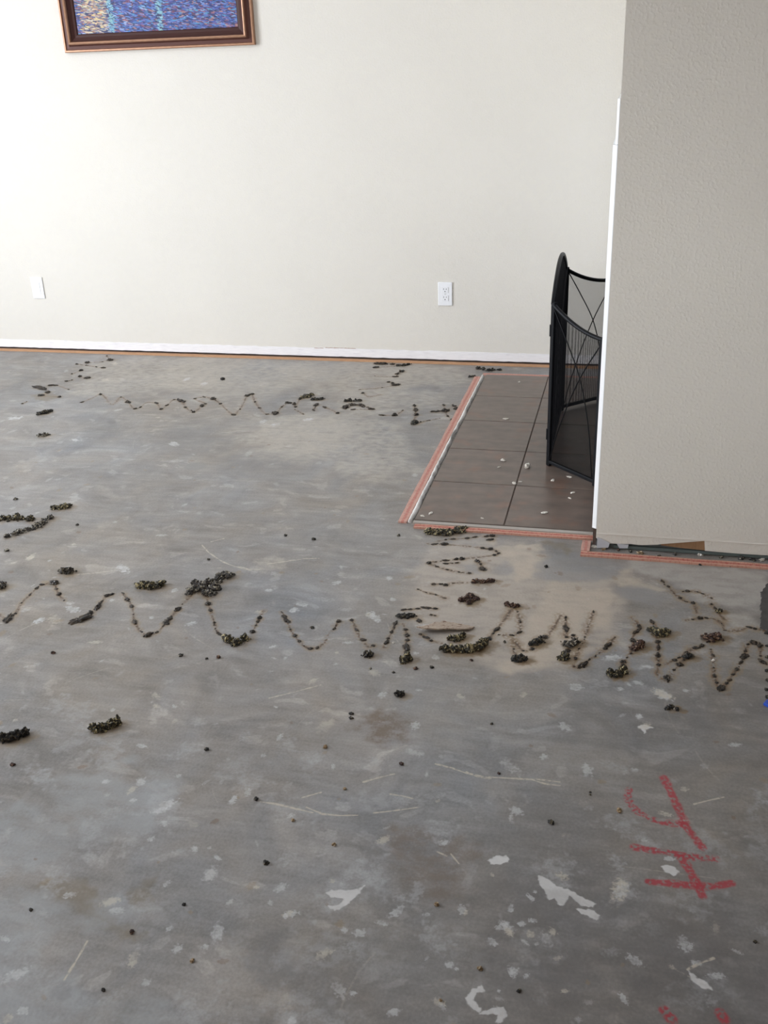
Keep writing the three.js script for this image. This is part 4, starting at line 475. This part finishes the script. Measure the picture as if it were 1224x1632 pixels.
// ---------------------------------------------------------------- framed painting
const picture = thing('framed_painting', 'blue dabbed painting in a stepped copper and dark brown frame on the far wall', 'painting', [-2.23, 1.475, 0]);
{
  const w = 0.965, h = 0.78, fw = 0.078;
  // moulding profile: (distance from the outer edge, height off the wall)
  const prof = [[0, 0], [0, 0.018], [0.003, 0.022], [0.009, 0.022], [0.012, 0.016], [0.026, 0.018], [0.03, 0.026], [0.033, 0.034], [0.038, 0.037], [0.043, 0.035], [0.046, 0.028], [0.05, 0.024], [0.064, 0.016], [0.074, 0.014], [0.078, 0.01], [0.078, 0]];
  const tone = [1, 1, 1, 1, 2, 2, 2, 1, 1, 1, 0, 0, 0, 0, 0, 0];
  const woodDark = new THREE.MeshPhysicalMaterial({ color: lin(0.045, 0.014, 0.011), roughness: 0.5, specularIntensity: 0.5 }), copper = new THREE.MeshStandardMaterial({ map: dataTex(256, 32, (i, j) => { const n = fbm(i * 0.05, j * 0.3, 4); return [0.36 + 0.1 * n, 0.2 + 0.07 * n, 0.125 + 0.05 * n]; }, true), roughness: 0.38, metalness: 0.55 }), umber = new THREE.MeshPhysicalMaterial({ color: lin(0.10, 0.037, 0.028), roughness: 0.5, specularIntensity: 0.6 });
  copper.map.wrapS = copper.map.wrapT = THREE.RepeatWrapping;
  const corners = [[-w / 2, 0], [w / 2, 0], [w / 2, h], [-w / 2, h]], inward = [[1, 1], [-1, 1], [-1, -1], [1, -1]];
  for (let e = 0; e < 4; e++) {
    const rail = new THREE.Group(); rail.name = 'frame_rail'; picture.add(rail);
    const A = corners[e], B = corners[(e + 1) % 4], ia = inward[e], ib = inward[(e + 1) % 4];
    const made = [[], [], []];
    for (let k = 0; k + 1 < prof.length; k++) {
      const P = (c, i, p) => [c[0] + i[0] * p[0], c[1] + i[1] * p[0], p[1]];
      const a = P(A, ia, prof[k]), b = P(B, ib, prof[k]), c = P(B, ib, prof[k + 1]), d = P(A, ia, prof[k + 1]);
      const g = new THREE.BufferGeometry(); g.setAttribute('position', new THREE.Float32BufferAttribute([...a, ...b, ...c, ...a, ...c, ...d], 3)); g.setAttribute('uv', new THREE.Float32BufferAttribute([0, k / 9, 3, k / 9, 3, (k + 1) / 9, 0, k / 9, 3, (k + 1) / 9, 0, (k + 1) / 9], 2)); g.computeVertexNormals(); made[tone[k]].push(g);
    }
    part(rail, 'inner_slope', mergeGeometries(made[0]), woodDark, 'dark brown inner slope'); part(rail, 'copper_bead', mergeGeometries(made[1]), copper, 'copper coloured beading'); part(rail, 'cove', mergeGeometries(made[2]), umber, 'reddish brown cove');
  }
  const cw = 1024, ch = 832, cv = document.createElement('canvas'); cv.width = cw; cv.height = ch; const c = cv.getContext('2d'), r = rng(40);
  c.fillStyle = '#30365c'; c.fillRect(0, 0, cw, ch);
  const pick = (l) => l[Math.floor(r() * l.length)];
  const blues = ['#2d3b7c', '#3b4f98', '#4c68b0', '#5d7fbe', '#27306a', '#50589c', '#6d6aa2', '#35508f', '#8aa0c8', '#7d4f6c', '#6b3f55', '#3f6fae', '#a07a78', '#232a55', '#4f8db5'];
  const beiges = ['#b8a48c', '#a08a7c', '#cbb89a', '#8a7a80', '#77708a', '#d2bf7e', '#b07860', '#8d8f92', '#5f6488', '#c9c2ae', '#94684f', '#6a7f86'], teals = ['#6fa3b8', '#86b4bf', '#5a8fb0', '#7ba6a6', '#93b9c4', '#5d86b4'];
  for (let i = 0; i < 14000; i++) {
    const x = r() * cw, y = r() * ch, t = x / cw, streak = Math.min(Math.abs(x - 0.225 * cw), Math.abs(x - 0.53 * cw));
    c.fillStyle = streak < 17 + 6 * r() ? pick(teals) : t < 0.205 && r() < sstep(0.24, 0.1, Math.abs(t - 0.13) * 1.7) ? pick(beiges) : pick(blues);
    const l = (streak < 20 ? 8 : 16) + 20 * r(), th = 3 + 4 * r(), a = (r() - 0.45) * 0.5 + (streak < 20 ? 0.2 : 0.12);
    c.save(); c.translate(x, y); c.rotate(a); c.beginPath(); c.ellipse(0, 0, l / 2, th / 2, 0, 0, Math.PI * 2); c.fill(); c.restore();
  }
  const map = new THREE.CanvasTexture(cv); map.colorSpace = THREE.SRGBColorSpace;
  const cg = new THREE.PlaneGeometry(w - 2 * fw + 0.004, h - 2 * fw + 0.004); cg.translate(0, h / 2, 0.009);
  part(picture, 'canvas', cg, new THREE.MeshStandardMaterial({ map, roughness: 0.6, bumpMap: map, bumpScale: 0.001 }), 'painted canvas of short blue dabs with two pale streaks');
  part(picture, 'backing_board', box(-w / 2 + 0.01, w / 2 - 0.01, 0.01, h - 0.01, 0.0005, 0.006), umber);
}

// ---------------------------------------------------------------- dried adhesive trails, foam clumps, crumbs
const foam = new THREE.MeshStandardMaterial({ vertexColors: true, roughness: 0.85 });
const tar = new THREE.MeshStandardMaterial({ vertexColors: true, roughness: 0.6 });
const PAL = {
  olive: [[0.022, 0.018, 0.012], [0.05, 0.042, 0.025], [0.19, 0.155, 0.075], [0.34, 0.29, 0.165], [0.02, 0.022, 0.018]],
  grey: [[0.022, 0.02, 0.018], [0.06, 0.055, 0.048], [0.15, 0.135, 0.105], [0.26, 0.235, 0.18], [0.035, 0.03, 0.028]],
  dark: [[0.012, 0.011, 0.01], [0.02, 0.018, 0.016], [0.035, 0.03, 0.025], [0.1, 0.085, 0.055], [0.014, 0.016, 0.018]],
  rust: [[0.03, 0.016, 0.012], [0.06, 0.028, 0.02], [0.1, 0.05, 0.035], [0.22, 0.14, 0.09], [0.02, 0.014, 0.012]],
  tan: [[0.2, 0.14, 0.08], [0.34, 0.25, 0.15], [0.1, 0.065, 0.035], [0.42, 0.34, 0.23], [0.26, 0.18, 0.1]],
  tar: [[0.012, 0.01, 0.008], [0.022, 0.016, 0.011], [0.04, 0.026, 0.016], [0.06, 0.042, 0.024], [0.016, 0.012, 0.01]],
  pale: [[0.5, 0.47, 0.42], [0.6, 0.57, 0.52], [0.42, 0.38, 0.33], [0.66, 0.64, 0.6], [0.5, 0.45, 0.38]],
};
function lumpGeo(rx, ry, rz, seed, pal, detail = 2, bump = 0.45) {      // an irregular blob resting on y = 0, each face its own fleck of colour
  const g = new THREE.IcosahedronGeometry(1, detail), p = g.attributes.position, r = rng(Math.floor(seed * 7919) + 3), col = new Float32Array(p.count * 3), P = PAL[pal];
  for (let i = 0; i < p.count; i++) {
    const x = p.getX(i), y = p.getY(i), z = p.getZ(i), k = 1 + bump * (noise(x * 1.6 + seed, y * 1.6 + z * 1.3 - seed) + 0.6 * noise(x * 3.7 - z * 2 + seed, y * 3.9 + seed * 2));
    p.setXYZ(i, x * k * rx, Math.max(-0.001, (y * k + 0.45) * ry), z * k * rz);
  }
  for (let f = 0; f < p.count; f += 3) { const n = noise(p.getX(f) * 150 + seed, p.getZ(f) * 150 + p.getY(f) * 120), c = P[n > 0.33 ? 3 : n > 0.19 ? 2 : [0, 1, 4][Math.floor(r() * 3)]]; for (let k = 0; k < 3; k++) col.set(c, (f + k) * 3); }
  g.setAttribute('color', new THREE.BufferAttribute(col, 3)); g.deleteAttribute('uv'); g.computeVertexNormals(); return g;
}
const TRAILS = {
  left: 'long zigzag trail of dark dried adhesive dabs leading towards the lifted flake', right: 'crowded dark zigzag trail of dried adhesive in front of the chimney wall',
  hearth: 'stack of short back and forth adhesive lines in front of the hearth', far: 'thin far zigzag trail of dried adhesive ending at the side of the hearth',
  corner: 'short diagonal run of adhesive dabs near the far wall under the painting', wall: 'few adhesive squiggles leading from the outlet wall to the far zigzag',
};
for (const [key, strokes] of Object.entries(MARKS.trails)) {
  const [ox, oz] = strokes[0][0], t = thing('adhesive_trail', TRAILS[key], 'adhesive trail', [ox, 0, oz]), r = rng(key.length * 31 + key.charCodeAt(0));
  const add = (x, z, s, dir) => { const l = 0.45 + 0.7 * r() ** 1.6, bits = [lumpGeo(s * l * 0.85, s * (0.1 + 0.14 * r()), s * (0.26 + 0.14 * r()), r() * 90, 'tar', 2, 0.8)]; for (let k = s > 0.008 ? 3 : 1; k > 0; k--) { const e = s * (0.1 + 0.14 * r()), g = lumpGeo(e, e * 0.6, e, r() * 90, 'tar', 1, 0.6); g.translate(s * l * 1.5 * (r() - 0.5), 0, s * 0.8 * (r() - 0.5)); bits.push(g); } const m = part(t, 'dab', mergeGeometries(bits), tar); m.position.set(x - ox, 0, z - oz); m.rotation.y = -dir + 0.9 * (r() - 0.5); };
  for (const st of strokes) for (let i = 0; i < st.length; i++) {
    const [x, z, s] = st[i], o = st[i + 1] ?? st[i - 1], dir = Math.atan2(o[1] - z, o[0] - x); if (s >= 5) add(x, z, s / 1000, dir);
    if (i + 1 < st.length && s > 4) { const [x2, z2, s2] = st[i + 1], d = hypot(x2 - x, z2 - z); if (s2 > 4 && d < 0.09) for (let u = 0.012; u < d - 0.006; u += 0.006 + 0.016 * r()) if (r() < 0.5) add(x + (x2 - x) * u / d + 0.006 * (r() - 0.5), z + (z2 - z) * u / d + 0.006 * (r() - 0.5), Math.min(s, s2) / 1000 * (0.2 + 0.5 * r() ** 2), dir); }
  }
}
MARKS.clumps.forEach(([label, pts, rad, h, pal], ci) => {
  const r = rng(ci * 13 + 5), R = rad / 1000, hh = h / 1000, [ox, oz] = pts[Math.floor(pts.length / 2)], parts = [];
  let len = 0; for (let i = 0; i + 1 < pts.length; i++) len += hypot(pts[i + 1][0] - pts[i][0], pts[i + 1][1] - pts[i][1]);
  const n = Math.round(10 + 8 * pts.length + len / R * 4);
  for (let i = 0; i < n; i++) {
    const k = r() * (pts.length - 1), a = Math.min(pts.length - 2, Math.floor(k)), f = k - a, q = r() * 6.28, d = R * 1.45 * Math.pow(r(), 0.7);
    const x = pts[a][0] + (pts[a + 1][0] - pts[a][0]) * f + Math.cos(q) * d, z = pts[a][1] + (pts[a + 1][1] - pts[a][1]) * f + Math.sin(q) * d * 0.85, e = 1 - 0.5 * d / (1.45 * R), s = R * (0.16 + 0.5 * r() ** 1.6) * e;
    const g = lumpGeo(s * (0.8 + 0.7 * r()), Math.min(hh * 0.7, s) * (0.5 + 0.6 * r()), s * (0.6 + 0.4 * r()), r() * 99, pal, 2, 0.55); g.rotateZ((r() - 0.5) * 0.5); g.rotateY(r() * 6.28); g.translate(x - ox, r() < 0.45 ? hh * 0.45 * e : 0, z - oz); parts.push(g);
  }
  // larger cores under the crumbs
  for (let i = 0; i < pts.length; i++) { const u = 0.6 + 0.5 * r(), g = lumpGeo(R * u, hh * (0.4 + 0.35 * r()), R * u * 0.8, ci * 3 + i * 1.7, pal, 4, 0.6); g.rotateY(r() * 6.28); g.translate(pts[i][0] - ox + R * 0.5 * (r() - 0.5), 0, pts[i][1] - oz + R * 0.4 * (r() - 0.5)); parts.push(g); }
  single('foam_clump', label, 'foam clump', mergeGeometries(parts), foam, [ox, 0, oz]);
});
const KIND = { dark: 'black', grey: 'grey', rust: 'rust brown', tan: 'tan', pale: 'white' };
const beside = (x, z) => (x > -0.12 && z > 2.98 ? 'beside the red chalk marks' : z > 3.2 && x > -0.62 ? 'among the white paint shards' : z > 2.86 && x < -0.75 ? 'near the two flat foam clumps' : z > 2.75 ? 'by the brown speckled stain' : z > 2.25 && x < -0.55 ? 'along the long zigzag trail' : x > -0.55 && z > 2.0 ? 'along the crowded zigzag trail' : 'on open concrete far from the trails');
MARKS.crumbs.forEach(([x, z, s, pal], i) => { const r = rng(i + 300), k = s / 1180, at = beside(x, z); single('crumb', 'small ' + KIND[pal] + ' crumb lying loose ' + at, 'crumb', lumpGeo(k * 0.5, k * 0.32, k * 0.42, i * 3.3, pal, 2, 0.5), foam, [x, 0, z], KIND[pal] + ' crumbs ' + at).rotation.y = r() * 6.28; });
MARKS.gapBits.forEach(([x, z, s, pal], i) => { const k = s / 1200; single('crumb', 'small ' + KIND[pal] + ' crumb of rubble in the gap under the chimney wall', 'crumb', lumpGeo(k * 0.6, k * 0.25, k * 0.35, i * 4.7 + 2, pal, 2, 0.6), foam, [x, 0, z], KIND[pal] + ' rubble under the chimney wall').rotation.y = i; });
MARKS.edgeBits.forEach(([x, z, s], i) => single('crumb', 'black crumb in a row beside the dark carpet scrap', 'crumb', lumpGeo(s / 1600, s / 2200, s / 1700, i * 5.1, 'dark', 2, 0.5), foam, [x, 0, z], 'black crumbs in a row'));
MARKS.hearthBits.forEach(([x, z, s], i) => { const k = s / 1000, g = lumpGeo(k * 0.5, k * (i === 1 ? 0.3 : 0.14), k * 0.28, i * 2.7, 'pale', 2, 0.5); single('plaster_crumb', i === 1 ? 'largest pale plaster crumb on the brown hearth tiles' : 'tiny pale plaster flake on the brown hearth tiles', 'plaster crumb', g, foam, [x, 0.0112, z], i === 1 ? undefined : 'plaster flakes on the hearth').rotation.y = i * 1.3; });
// outlines extruded to thin pieces lying on the slab
function ragged(pts, amp, seed) { const r = rng(seed), out = []; pts.forEach((p, i) => { const q = pts[(i + 1) % pts.length], n = Math.max(2, Math.round(hypot(q[0] - p[0], q[1] - p[1]) / 0.006)); for (let k = 0; k < n; k++) out.push([p[0] + (q[0] - p[0]) * k / n + amp * (r() - 0.5), p[1] + (q[1] - p[1]) * k / n + amp * (r() - 0.5)]); }); return out; }
function slabPiece(pts, thick, mat, name, label, category, lift) {
  const cx = pts.reduce((a, p) => a + p[0], 0) / pts.length, cz = pts.reduce((a, p) => a + p[1], 0) / pts.length, s = new THREE.Shape(); pts.forEach(([x, z], i) => (i ? s.lineTo(x - cx, cz - z) : s.moveTo(x - cx, cz - z))); s.closePath();
  const g = new THREE.ExtrudeGeometry(s, { depth: thick, bevelEnabled: true, bevelThickness: 0.0006, bevelSize: 0.0006, bevelSegments: 1 }); g.rotateX(-Math.PI / 2); g.translate(0, 0.0008, 0);
  if (lift) { const p = g.attributes.position; for (let i = 0; i < p.count; i++) p.setY(i, p.getY(i) + lift(p.getX(i), p.getZ(i))); g.computeVertexNormals(); }
  return single(name, label, category, g, mat, [cx, 0, cz]);
}
const flakeMat = new THREE.MeshStandardMaterial({ map: dataTex(128, 128, (i, j) => { const n = fbm(i * 0.06, j * 0.06, 4), d = sstep(0.15, 0.4, fbm(i * 0.05 + 8, j * 0.07, 4)); return [0.36 + 0.1 * n - 0.2 * d, 0.29 + 0.09 * n - 0.2 * d, 0.23 + 0.07 * n - 0.17 * d]; }, true, 14), roughness: 0.9 });
slabPiece(ragged(MARKS.flake, 0.005, 3), 0.003, flakeMat, 'filler_flake', 'thin beige flake of floor filler lifted at its front edge', 'filler flake', (x, z) => Math.max(0, z + 0.012) * 0.25);
slabPiece(ragged(MARKS.scrap, 0.005, 5), 0.003, new THREE.MeshStandardMaterial({ map: dataTex(128, 128, (i, j) => { const n = noise(i * 0.7, j * 0.7), m = fbm(i * 0.05, j * 0.05, 3), l = 0.062 * (1 + 0.3 * n + 0.3 * m); return [l, l * 0.93, l * 0.9]; }, true, 6), roughness: 0.95 }), 'carpet_scrap', 'dark grey ragged scrap of carpet near the chimney wall strip', 'carpet scrap');
slabPiece(MARKS.blue, 0.006, new THREE.MeshStandardMaterial({ color: lin(0.02, 0.07, 0.42), roughness: 0.4 }), 'plastic_chip', 'small bright blue plastic chip among black crumbs', 'plastic chip');
shade(scene);
renderer.render(scene, camera);
